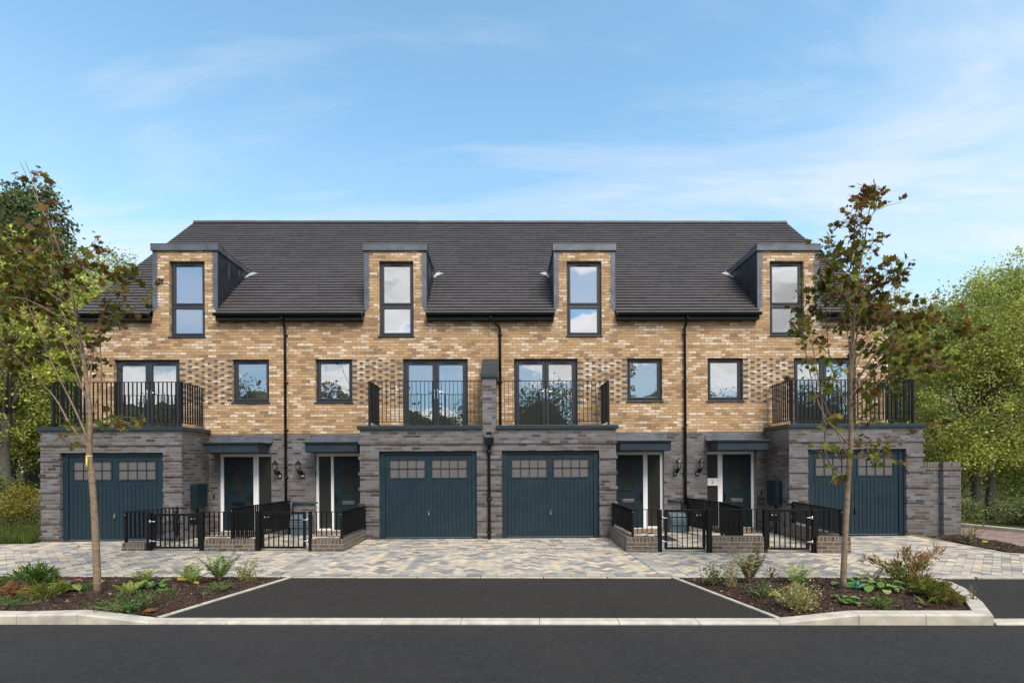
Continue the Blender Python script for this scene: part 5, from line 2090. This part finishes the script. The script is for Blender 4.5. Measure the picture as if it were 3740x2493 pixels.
U = 1 / 163.0
left_maple = maple('maple_tree', 'young maple in the left bed, crown blown over the left edge', (-5.63, 7.0), U,
      [((0, 0), .044), ((-6, 160), .040), ((-12, 260), .037), ((-18, 322), .035), ((-15, 400), .029), ((-24, 490), .023), ((-40, 600), .018), ((-62, 700), .014), ((-90, 800), .010), ((-130, 890), .006), ((-168, 975), .003)],
      [
          ([(-17, 330), (-60, 385), (-110, 450, .1), (-190, 520, .2), (-262, 585, .3), (-330, 640, .3)], .013, 0.30, 0.45, 0.55),
          ([(-18, 345), (-50, 420), (-85, 520, -.1), (-120, 640, -.2), (-150, 735, -.2), (-200, 800, -.3)], .014, 0.75, 0.5, 0.45),
          ([(-16, 420), (-60, 540), (-130, 630, .2), (-200, 690, .3), (-250, 740, .4)], .011, 1.15, 0.5, 0.35),
          ([(-20, 470), (-70, 570, .2), (-140, 660, .4), (-190, 730, .5), (-230, 790, .5)], .010, 1.0, 0.5, 0.35),
          ([(-15, 400), (10, 480), (20, 580, -.1), (45, 640, -.2), (72, 690, -.2)], .010, 0.7, 0.45, 0.35),
          ([(-18, 440), (-5, 560), (10, 640, .2), (28, 700, .2), (52, 730, .2)], .009, 0.8, 0.5, 0.4),
          ([(-24, 490), (0, 580), (50, 650, .2), (105, 690, .2)], .007, 0.30, 0.4, 0.4),
          ([(-30, 540), (-20, 630, -.2), (-10, 700, -.3), (20, 760, -.3)], .008, 0.9, 0.5, 0.3),
          ([(-45, 620), (-60, 690, -.2), (-50, 740, -.3), (-58, 800, -.3)], .007, 0.75, 0.55, 0.25),
          ([(-50, 640), (-120, 690), (-170, 690, .2), (-230, 700, .3), (-290, 690, .4)], .008, 1.5, 0.5, 0.3),
          ([(-44, 600), (-110, 650, -.3), (-180, 640, -.5), (-250, 620, -.6), (-310, 610, -.6)], .008, 1.5, 0.5, 0.25),
          ([(-40, 580), (-110, 600, .3), (-170, 580, .5), (-240, 560, .6), (-300, 540, .6)], .007, 1.3, 0.4, 0.3),
          ([(-36, 570), (-90, 640, .1), (-130, 720, .1), (-160, 760, .1)], .007, 1.2, 0.5, 0.35),
          ([(-30, 540), (-70, 600, -.4), (-120, 600, -.6), (-170, 590, -.7)], .007, 1.3, 0.45, 0.3),
          ([(-28, 520), (-60, 540, .5), (-110, 550, .7), (-170, 530, .8)], .006, 1.0, 0.4, 0.35),
          ([(-40, 600), (0, 650, -.3), (40, 680, -.4), (60, 720, -.4)], .006, 0.8, 0.5, 0.3),
          ([(-90, 800), (-140, 800, .2), (-190, 790, .3), (-240, 800, .3)], .005, 0.7, 0.6, 0.3),
          ([(-75, 760), (-60, 800, -.2), (-70, 840, -.2)], .004, 0.5, 0.7, 0.3),
          ([(-110, 850), (-92, 900, -.2)], .004, 0.5, 0.8, 0.3),
          ([(-130, 890), (-150, 930, .1), (-172, 985, .1)], .004, 0.35, 0.8, 0.4),
          ([(-85, 520), (-150, 550, -.3), (-200, 540, -.4)], .007, 1.0, 0.4, 0.3),
          ([(-16, 330), (0, 345), (45, 375, -.1), (90, 385, -.15)], .005, 0.6, 0.3, 0.25),
          ([(-18, 345), (-40, 355), (-62, 350, -.1)], .005, 0.9, 0.35, 0.2),
          ([(-17, 380), (20, 400, .2), (55, 380, .2)], .005, 0.45, 0.3, 0.3),
          ([(-18, 360), (-45, 380, .2), (-70, 372, .2)], .005, 0.8, 0.4, 0.2),
          ([(-20, 450), (-90, 500, .3), (-70, 560, .3), (-95, 610, .4)], .006, 0.65, 0.4, 0.4),
      ], 5, 1.3)

maple('maple_tree', 'young maple in the right bed, tall narrow reddish top and drooping right limb', (4.70, 6.95), U,
      [((0, 0), .040), ((8, 150), .036), ((15, 270), .034), ((21, 345), .031), ((20, 450), .026), ((26, 550), .021), ((31, 650), .016), ((43, 730), .012), ((54, 790), .008), ((66, 865), .005), ((75, 910), .003)],
      [
          ([(10, 255), (-35, 300), (-52, 390, -.1), (-85, 540, -.2), (-100, 580, -.2), (-118, 590, -.2)], .013, 0.42, 0.35, 0.2),
          ([(14, 300), (-40, 400, -.1), (-65, 450, -.15), (-95, 520, -.2)], .009, 0.32, 0.3, 0.35),
          ([(18, 330), (-30, 400, .1), (-50, 490, .2), (-72, 620, .2), (-50, 680, .2)], .012, 0.45, 0.45, 0.35),
          ([(18, 400), (-15, 520, .1), (-25, 640, .1), (-38, 700, .1)], .011, 0.65, 0.5, 0.5),
          ([(20, 430), (0, 560, -.15), (-30, 660, -.2), (-40, 730, -.2)], .010, 0.75, 0.5, 0.5),
          ([(21, 480), (45, 570, .1), (60, 660, .15), (72, 720, .15)], .011, 1.25, 0.7, 0.3),
          ([(24, 520), (10, 610, -.1), (0, 690, -.15), (15, 760, -.1)], .010, 1.0, 0.55, 0.3),
          ([(28, 600), (55, 650, -.1), (85, 700, -.1)], .009, 1.2, 0.75, 0.2),
          ([(26, 560), (60, 610, .2), (95, 640, .2)], .009, 1.3, 0.7, 0.2),
          ([(31, 650), (10, 720), (-10, 755, .1), (-15, 790, .1)], .007, 1.1, 0.7, 0.3),
          ([(38, 700), (60, 750, .1), (80, 790, .1)], .006, 0.7, 0.7, 0.3),
          ([(43, 730), (30, 790), (22, 830, -.1)], .005, 1.6, 0.85, 0.2),
          ([(54, 790), (52, 850, .05), (60, 890, .05)], .005, 1.8, 0.9, 0.1),
          ([(60, 830), (80, 870), (85, 900)], .004, 1.6, 0.9, 0.3),
          ([(20, 450), (70, 540, -.1), (130, 590, -.2), (190, 590, -.3), (245, 580, -.35)], .013, 1.15, 0.6, 0.35),
          ([(20, 440), (80, 500, .1), (140, 540, .2), (200, 550, .2), (235, 545, .2)], .011, 1.2, 0.55, 0.3),
          ([(20, 470), (75, 560, .2), (120, 630, .3), (145, 665, .3)], .009, 0.7, 0.6, 0.45),
          ([(20, 430), (70, 470, -.2), (130, 490, -.3), (190, 500, -.4)], .009, 0.8, 0.5, 0.35),
          ([(20, 410), (60, 430, .2), (90, 470, .25), (110, 520, .3)], .008, 0.7, 0.5, 0.3),
          ([(18, 320), (70, 325, -.1), (120, 335, -.2), (180, 355, -.3)], .009, 0.65, 0.5, 0.2),
          ([(17, 310), (60, 300, .1), (100, 310, .15), (125, 300, .15)], .007, 0.6, 0.5, 0.2),
          ([(17, 340), (60, 370, .2), (80, 400, .2)], .007, 0.8, 0.45, 0.2),
          ([(16, 300), (-20, 330, -.2), (-35, 310, -.25)], .006, 0.8, 0.35, 0.2),
          ([(16, 290), (30, 310, -.15), (50, 290, -.2)], .006, 0.9, 0.4, 0.1),
          ([(14, 275), (-5, 270, -.1), (-20, 262, -.1)], .004, 0.8, 0.3, 0.3),
          ([(22, 500), (70, 590, .3), (130, 640, .4), (170, 640, .5)], .008, 1.0, 0.6, 0.3),
          ([(20, 460), (60, 520, .4), (110, 560, .5), (170, 575, .6), (215, 570, .6)], .008, 1.2, 0.55, 0.3),
          ([(20, 420), (70, 440, .3), (130, 450, .4), (180, 470, .5)], .008, 1.0, 0.5, 0.3),
          ([(22, 480), (-10, 560, .3), (-45, 610, .3), (-60, 650, .3)], .007, 1.0, 0.5, 0.3),
          ([(26, 560), (-5, 620, -.3), (-35, 670, -.3)], .007, 1.2, 0.5, 0.2),
          ([(24, 540), (50, 600, -.3), (80, 670, -.3), (85, 700, -.3)], .007, 1.3, 0.65, 0.2),
          ([(22, 470), (40, 520, -.4), (75, 560, -.5), (105, 600, -.5)], .007, 1.2, 0.55, 0.2),
          ([(20, 380), (50, 440, -.3), (75, 480, -.4)], .006, 1.0, 0.45, 0.2),
      ], 6, 1.4)



# yellow ribbon tied round the left maple below its fork
rb = MB()
rb.tube([(-5.74, 6.955, 1.97), (-5.725, 6.94, 1.93), (-5.722, 6.935, 1.86), (-5.715, 6.94, 1.80)], [0.006, 0.012, 0.012, 0.004], 5)
rb.lathe((-5.742, 7.0, 1.975), [(0.040, -0.008), (0.040, 0.008)], 12)
rbo = rb.build('ribbon', M['yellow'], left_maple)

# ------------------------------------------------------------------ bed plants
def fern(label, x, y, n, L, cols, seed, spread=0.9, z=None, group='ferns in the front beds', sparse=1.0, droop=0.5):
    z = bed_z(x, y) if z is None else z
    rng = np.random.default_rng(seed)
    rr = random.Random(seed)
    root = thing('fern', (x, y, z), label, 'fern', group)
    quads, cs = [], []
    st = MB()
    C = np.array(cols)
    for i in range(n):
        a = 2 * math.pi * (i + rr.uniform(-.3, .3)) / n
        l = L * rr.uniform(0.7, 1.05)
        el = rr.uniform(0.35, 1.0) * spread
        pts = []
        p = Vector((x, y, z))
        d = Vector((math.cos(a) * math.sin(el), math.sin(a) * math.sin(el), math.cos(el)))
        K = 26
        for k in range(K):
            pts.append(p.copy())
            p = p + d * (l / K)
            d = (d + Vector((math.cos(a), math.sin(a), -0.6)) * (droop * 0.055)).normalized()
        st.tube([pts[0], pts[K // 2], pts[-1]], [0.004, 0.003, 0.001], 4, cap=False)
        for k in range(4, K):
            t = k / K
            wlen = l * 0.26 * math.sin(math.pi * min(1, (t * 0.93 + 0.05))) ** 0.8 * (1.0 if t < 0.5 else (1.15 - t * 0.6))
            dirv = (pts[k] - pts[k - 1]).normalized()
            side = dirv.cross(Vector((0, 0, 1)))
            side = side.normalized() if side.length > 1e-3 else Vector((1, 0, 0))
            for sgn in (-1, 1):
                if rr.random() > sparse:
                    continue
                v = (side * sgn + dirv * 0.45 + Vector((0, 0, rr.uniform(-.25, .1)))).normalized()
                b = pts[k]
                e = b + v * wlen * rr.uniform(0.85, 1.1)
                hw = dirv * (l / K * 0.5)
                quads.append([tuple(b - hw * 0.6), tuple(b + v * wlen * 0.4 - hw), tuple(e), tuple(b + v * wlen * 0.4 + hw)])
                cs.append(C[rr.randrange(len(C))] * rr.uniform(0.8, 1.25))
    np_mesh('fronds', np.array(quads), 4, M['leaf'], root, np.array(cs))
    st.build('stems', M['bark'], root, fix=False)
    return root


def bergenia(label, x, y, n, size, cols, seed, z=None):
    """rosette of big rounded leathery leaves"""
    z = bed_z(x, y) if z is None else z
    rr = random.Random(seed)
    root = thing('broadleaf_plant', (x, y, z), label, 'plant', 'broad-leaved plants in the front beds')
    lf, st = [], MB()
    cs = []
    K = 10
    for i in range(n):
        a = rr.uniform(0, 2 * math.pi)
        el = rr.uniform(0.3, 1.35)
        d = Vector((math.cos(a) * math.sin(el), math.sin(a) * math.sin(el), math.cos(el)))
        b = Vector((x, y, z)) + Vector((rr.gauss(0, size * .5), rr.gauss(0, size * .35), 0.0))
        p = b + d * size * rr.uniform(0.3, 1.1)
        st.tube([b, p], [0.006, 0.004], 5, cap=False)
        fd = Vector((math.cos(a), math.sin(a), rr.uniform(-0.5, 0.5))).normalized()
        sd = fd.cross(Vector((0, 0, 1))).normalized()
        up = sd.cross(fd)
        s = size * rr.uniform(0.7, 1.2)
        poly = []
        for k in range(K):
            t = 2 * math.pi * k / K
            u, w_ = 0.5 - 0.5 * math.cos(t), 0.40 * math.sin(t) * (1.1 - 0.25 * math.cos(t))
            poly.append(tuple(p + fd * u * s + sd * w_ * s + up * (abs(w_) * 0.5 - u * u * 0.18) * s))
        lf.append(poly)
        cs.append(np.array(cols[rr.randrange(len(cols))]) * rr.uniform(0.8, 1.25))
    np_mesh('leaves', np.array(lf), K, M['leaf_thick'], root, np.array(cs))
    st.build('stems', M['bark'], root, fix=False)
    return root


def small_shrub(label, x, y, r, h, n, size, cols, seed, name='low_shrub', category='shrub', group='low shrubs in the front beds', stems=10, ry=None, z=None, bare=0.0):
    z = bed_z(x, y) if z is None else z
    rng = np.random.default_rng(seed)
    rr = random.Random(seed)
    root = thing(name, (x, y, z), label, category, group)
    ry = r * 0.8 if ry is None else ry
    st = MB()
    P, D = [], []
    for i in range(stems):
        a = rr.uniform(0, 2 * math.pi)
        q = math.sqrt(rr.random())
        e = Vector((x + math.cos(a) * r * q, y + math.sin(a) * ry * q, z + h * (1.05 - 0.6 * q * q) * rr.uniform(0.75, 1.05)))
        b = Vector((x + rr.gauss(0, r * .12), y + rr.gauss(0, ry * .12), z - 0.01))
        m = b.lerp(e, 0.5) + Vector((rr.gauss(0, r * .1), rr.gauss(0, r * .1), h * 0.08))
        st.tube([b, m, e], [0.005, 0.0035, 0.0015], 4, cap=False)
        for k in range(max(1, n // stems)):
            t = bare + (1 - bare) * rr.random()
            p = b.lerp(m, t * 2) if t < .5 else m.lerp(e, t * 2 - 1)
            P.append(p + Vector((rr.gauss(0, size * 1.1), rr.gauss(0, size * 1.1), rr.gauss(0, size * .9))))
    c = np.array([tuple(p) for p in P])
    c[:, 2] = np.maximum(c[:, 2], z + 0.004)
    d, s, nm = rot_frames(len(c), 0.6, rng)
    L = size * rng.uniform(0.6, 1.3, len(c))
    C = np.array(cols)
    np_mesh('leaves', diamonds(c, d, s, nm, L, L * 0.62, 0.1), 4, M['leaf'], root, C[rng.integers(0, len(C), len(c))] * rng.uniform(0.75, 1.25, (len(c), 1)))
    st.build('stems', M['bark'], root, fix=False)
    return root


def juniper(label, x, y, arms, n, cols, tips, seed, z=None, tuft=0.045):
    """feathery sprays along low arching arms; arms: list of (dx, dy, dz, weight_of_tip_colour)"""
    z = bed_z(x, y) if z is None else z
    rng = np.random.default_rng(seed)
    rr = random.Random(seed)
    root = thing('juniper', (x, y, z), label, 'juniper', 'feathery junipers in the front beds')
    st = MB()
    c_, d_, col = [], [], []
    C, T = np.array(cols), np.array(tips)
    for dx, dy, dz, tw in arms:
        b = Vector((x, y, z))
        e = Vector((x + dx, y + dy, z + dz))
        m = b.lerp(e, 0.5) + Vector((0, 0, abs(dz) * 0.1 + 0.03))
        st.tube([b, m, e], [0.007, 0.005, 0.002], 5, cap=False)
        dd = (e - b).normalized()
        for k in range(n):
            t = rr.random() ** 0.7
            p = b.lerp(m, t * 2) if t < .5 else m.lerp(e, t * 2 - 1)
            w = tuft * (1.3 - 0.8 * t) * 1.5
            p = p + Vector((rr.gauss(0, w), rr.gauss(0, w), rr.gauss(0, w * .7)))
            p.z = max(p.z, z + 0.004)
            c_.append(tuple(p))
            d_.append(tuple((dd + Vector((rr.gauss(0, .45), rr.gauss(0, .45), rr.gauss(0.15, .35)))).normalized()))
            src = T if rr.random() < tw * (0.25 + 0.9 * t) else C
            col.append(src[rr.randrange(len(src))] * rr.uniform(0.75, 1.25))
    c, d = np.array(c_), np.array(d_)
    r = rng.normal(0, 1, c.shape)
    s = np.cross(d, r)
    s /= np.linalg.norm(s, axis=1, keepdims=True)
    L = rng.uniform(0.05, 0.12, len(c))
    np_mesh('sprays', diamonds(c, d, s, np.cross(s, d), L, L * 0.16, 0.0), 4, M['leaf'], root, np.array(col))
    st.build('stems', M['bark'], root, fix=False)
    return root


FERN_G = [(0.145, 0.246, 0.043), (0.116, 0.203, 0.036), (0.203, 0.290, 0.065)]
FERN_Y = [(0.319, 0.377, 0.058), (0.246, 0.319, 0.043), (0.377, 0.392, 0.087)]
FERN_B = [(0.145, 0.087, 0.043), (0.189, 0.189, 0.043), (0.116, 0.065, 0.036), (0.232, 0.261, 0.058)]
BERG = [(0.104, 0.217, 0.047), (0.148, 0.278, 0.072), (0.086, 0.174, 0.047)]
BERG_R = BERG + [(0.348, 0.104, 0.079), (0.209, 0.295, 0.096), (0.174, 0.260, 0.096)]
BOX_G = [(0.086, 0.200, 0.032), (0.122, 0.260, 0.040), (0.061, 0.139, 0.032)]
BOX_D = [(0.052, 0.104, 0.032), (0.078, 0.148, 0.040), (0.104, 0.192, 0.047)]
VARI = [(0.493, 0.464, 0.174), (0.377, 0.392, 0.102), (0.261, 0.290, 0.072), (0.580, 0.536, 0.275)]
JUN = [(0.051, 0.109, 0.017), (0.072, 0.145, 0.020), (0.109, 0.189, 0.029)]
JUN_B = [(0.290, 0.123, 0.051), (0.217, 0.109, 0.051), (0.377, 0.189, 0.072)]
JUN_O = [(0.174, 0.189, 0.029), (0.232, 0.217, 0.036), (0.131, 0.174, 0.029)]

# left bed
juniper('dark green feathery juniper at the back left of the left bed', -7.05, 7.6, [(0.28, .0, .13, 0), (-.2, .05, .22, 0), (.1, -.1, .22, 0), (.2, .1, .2, 0), (-.3, 0, .16, 0), (.36, -.1, .06, 0), (0, .1, .25, 0), (.15, -.05, .15, 0)], 150, JUN, JUN, 101, tuft=0.04)
juniper('green juniper cut by the left edge of the picture', -7.25, 7.0, [(-.2, 0, .2, 0), (.25, .05, .12, .1), (.1, -.1, .22, 0), (-.3, .1, .3, 0), (.0, .0, .3, 0)], 140, JUN + JUN_O[:1], JUN_O, 102)
juniper('dead orange-brown spray lying in the left bed at the picture edge', -6.85, 6.75, [(.25, .25, .06, 1), (.1, .2, .10, 1), (-.2, -.1, .08, 1), (.38, .34, .04, 1)], 110, JUN_B, JUN_B, 103, tuft=0.03)
bergenia('broad-leaved plant with reddening leaves left of the left tree', -6.28, 7.12, 34, 0.12, BERG_R, 104)
small_shrub('creeping green ground cover trailing to the left edge of the left bed', -6.28, 6.50, 0.5, 0.07, 420, 0.032, BOX_D + BERG[:1], 105, 'ground_cover', 'ground cover', 'creeping plants in the left bed', 22, 0.22)
juniper('yellow-green grassy tuft in front of the reddening plant', -6.12, 6.72, [(-.15, .05, .1, .2), (.18, .1, .1, .2), (.05, -.1, .12, .2), (-.25, 0, .06, .3), (.1, .14, .14, 0)], 90, JUN_O, [(0.20, 0.11, 0.04)], 106, tuft=0.03)
small_shrub('dark creeping plant tight beside the left tree trunk', -6.05, 7.30, 0.24, 0.09, 230, 0.034, BOX_D, 107, 'ground_cover', 'ground cover', 'creeping plants in the left bed', 14)
fern('yellow-green fern behind the left tree trunk', -5.42, 7.62, 9, 0.36, FERN_Y + FERN_G[:1], 108)
fern('tall pale fern with a yellow tag at its foot', -4.96, 7.92, 7, 0.40, FERN_Y[:2] + FERN_G, 109, 0.75, sparse=.9)
fern('bright lime fern in front of the pale fern', -5.10, 6.86, 9, 0.30, FERN_Y, 110, 0.6)
bergenia('broad-leaved plant with one red stalk in the middle of the left bed', -4.97, 7.27, 16, 0.135, BERG, 111)
fern('small browning fern between the broad-leaved plant and the upright fern', -4.72, 7.66, 7, 0.34, FERN_G + FERN_B[:1], 112, 0.7)
fern('largest fern of the left bed, its green fronds upright', -4.42, 7.80, 9, 0.60, FERN_G, 113, 0.55, droop=0.35)
small_shrub('yellow-green twiggy shrub at the back right of the left bed', -3.95, 7.78, 0.30, 0.34, 520, 0.028, VARI[1:3] + FERN_Y[1:2], 114, stems=22)
small_shrub('low bright green shrub right of the upright fern', -4.08, 7.16, 0.25, 0.14, 380, 0.026, BOX_G, 115, stems=20)
small_shrub('tiny upright green plant by the bay edging of the left bed', -4.42, 6.72, 0.12, 0.20, 130, 0.024, BOX_G + BOX_D, 116, stems=8)
small_shrub('largest spreading green shrub at the front of the left bed', -4.62, 6.22, 0.46, 0.24, 1300, 0.030, BOX_D + BOX_G, 117, stems=34, ry=0.40)
small_shrub('seedling on the bark near the left bay edging', -4.16, 6.98, 0.04, 0.05, 14, 0.03, BOX_G, 118, 'seedling', 'seedling', 'seedlings in the front beds', 3)
# right bed
small_shrub('dark green upright shrub at the back left of the right bed', 3.02, 7.30, 0.22, 0.33, 520, 0.030, BOX_D + BOX_G[:1], 201, stems=18)
small_shrub('sparse yellow twiggy shrub second from the left of the right bed', 3.17, 7.05, 0.22, 0.40, 300, 0.026, VARI[:2] + [(0.25, 0.22, 0.10)], 202, stems=22)
fern('tall fern with brown curling tips in the right bed', 3.62, 7.42, 8, 0.66, FERN_B, 203, 0.38, droop=0.3, sparse=.85)
small_shrub('small dead brown plant at the back of the right bed', 4.06, 7.62, 0.13, 0.24, 90, 0.028, [(0.06, 0.035, 0.025), (0.09, 0.05, 0.035)], 204, stems=12)
fern('green fern left of the right tree trunk', 4.22, 7.26, 8, 0.44, FERN_G + FERN_Y[:1], 205, 0.75)
small_shrub('dark low bush near the bay edging of the right bed', 3.32, 6.52, 0.24, 0.24, 520, 0.026, BOX_D, 206, stems=20)
small_shrub('creeping green plant beside the dark low bush of the right bed', 3.62, 6.62, 0.22, 0.05, 130, 0.030, BOX_D + BOX_G, 216, 'ground_cover', 'ground cover', 'creeping plants in the right bed', 12, .06)
small_shrub('large variegated yellow shrub at the front of the right bed', 3.50, 5.98, 0.36, 0.34, 1300, 0.028, VARI, 207, stems=36)
bergenia('broad-leaved plant in a green sleeve right behind the right tree trunk', 4.92, 7.05, 13, 0.125, BERG, 208)
bergenia('small broad-leaved plant low in front of the right tree trunk', 4.22, 6.16, 11, 0.105, BERG + BERG_R[4:5], 209)
bergenia('largest broad-leaved plant of the right bed', 5.18, 6.80, 20, 0.14, BERG + BERG_R[4:], 210)
fern('dark thin fern behind the largest broad-leaved plant', 5.32, 7.22, 5, 0.34, [(0.04, 0.07, 0.025), (0.07, 0.06, 0.03)], 211, 0.8, sparse=.8)
small_shrub('compact bright green clump at the front of the right bed', 4.52, 5.96, 0.21, 0.15, 620, 0.026, [(0.09, 0.19, 0.025), (0.12, 0.23, 0.03), (0.07, 0.14, 0.02)], 212, stems=26)
fern('flat small bright fern in the right bed before the juniper', 5.18, 6.14, 4, 0.22, [(0.13, 0.22, 0.03), (0.17, 0.26, 0.04)], 213, 1.15)
juniper('juniper with upright red-brown tips by the right kerb', 5.72, 7.10, [(-.5, .05, .36, .8), (.0, .0, .50, 1.0), (.55, .1, .48, 1.1), (.25, .05, .38, 1.0), (-.3, -.1, .22, .15), (-.55, -.2, .06, .05), (.1, -.2, .12, .05), (-.15, .0, .30, .3), (-.1, -.35, .06, .1), (.15, -.1, .3, .4)], 190, JUN + JUN_O, JUN_B, 214)
juniper('creeping green and rust juniper along the right kerb', 5.62, 6.62, [(.02, -.45, .05, .3), (-.12, -.3, .10, .1), (.0, .2, .13, .5), (-.25, -.1, .08, .1), (-.12, -.58, .04, .4), (.12, -.12, .11, .4), (-.22, -.42, .05, .1), (-.30, -.5, .03, .3)], 190, JUN[1:] + JUN_O, JUN_B, 215, tuft=0.036)
small_shrub('thin weed growing at the right kerb', 5.86, 6.22, 0.10, 0.26, 40, 0.025, [(0.08, 0.16, 0.05)], 217, 'weed', 'weed', None, 7)
small_shrub('seedling beside the front kerb of the right bed', 3.84, 5.86, 0.04, 0.05, 14, 0.028, BOX_G, 218, 'seedling', 'seedling', 'seedlings in the front beds', 3)
small_shrub('rose bush with reddish leaves in the corner bed by the pier', 10.45, 11.2, 0.30, 0.42, 130, 0.06, BERG + [(0.22, 0.05, 0.04), (0.12, 0.16, 0.04)], 219, 'rose_bush', 'rose bush', None, 11, z=0.045)

# plastic plant tags and tie
for lab, x, y, a in (('long yellow plant tag under the pale fern', -5.0, 7.86, 0.1), ('small yellow plant tag near the left tree trunk', -6.12, 7.62, 0.5),
                     ('yellow plant tag on the small browning fern', -4.66, 7.62, -0.3), ('yellow plant label at the foot of the rose bush', 10.62, 11.0, -0.2)):
    z = bed_z(x, y) if x < 9 else 0.045
    L = 0.19 if 'long' in lab else 0.10
    m_ = MB()
    m_.prism([(x - L / 2, z + 0.02), (x + L / 2, z + 0.012), (x + L / 2, z + 0.048), (x - L / 2, z + 0.056)], 'y', y - 0.002, y + 0.002)
    t_ = m_.build('plant_tag', M['yellow'])
    o_ = Vector((x, y, z))
    t_.data.transform(Matrix.Translation(-o_))
    t_.location = o_
    t_.rotation_euler = (0.15, 0, a)
    tag(t_, lab, 'plant tag', 'yellow plant tags')
tie = MB()
zb_ = bed_z(4.86, 6.88)
tie.tube([(4.80, 6.88, zb_ + .03), (4.84, 6.84, zb_ + .02), (4.90, 6.84, zb_ + .025), (4.95, 6.88, zb_ + .04)], 0.016, 6)
tie.tube([(4.80, 6.89, zb_ + .03), (4.78, 6.88, zb_ + .01)], 0.014, 6)
tie.lathe((4.87, 6.9, zb_ + 0.03), [(0.03, -0.03), (0.028, 0.06), (0.02, 0.062)], 8)
t_ = tie.build('plant_sleeve', M['green_tie'])
tag(t_, 'green plastic sleeve at the foot of the plant by the right tree', 'plant sleeve')

# fallen leaves on the paving and the right bed
rr_ = random.Random(3)
FALL = [(-9.75, 11.55, 'brown fallen leaf on the paving before the left garage door'), (-8.95, 11.9, 'small brown fallen leaf close to the left garage door'), (7.25, 8.7, 'orange fallen leaf on the paving right of the juniper'),
        (2.98, 6.72, 'orange fallen leaf on the bark by the right bay edging'), (3.42, 6.25, 'rust fallen leaf in front of the dark low bush'), (3.86, 7.0, 'rust fallen leaf under the green fern of the right bed'), (-4.35, 6.12, 'red-brown fallen leaf by the spreading shrub')]
for i, (x, y, lab) in enumerate(FALL):
    z = GZ + 0.006 if (x < -8 or x > 7) else bed_z(x, y) + 0.014
    v = maple_leaves(np.array([(x, y, z + 0.012)]), np.array([(1.0, 0.3, 0.25)]), 0.10, None, np.random.default_rng(300 + i))
    v[:, :, 2] = z + (v[:, :, 2] - v[:, :, 2].min()) * 0.3
    l_ = np_mesh('fallen_leaf', v, len(ML), M['leaf'], None, np.array([(0.24, 0.10, 0.035)]))
    tag(l_, lab, 'fallen leaf', 'fallen leaves')
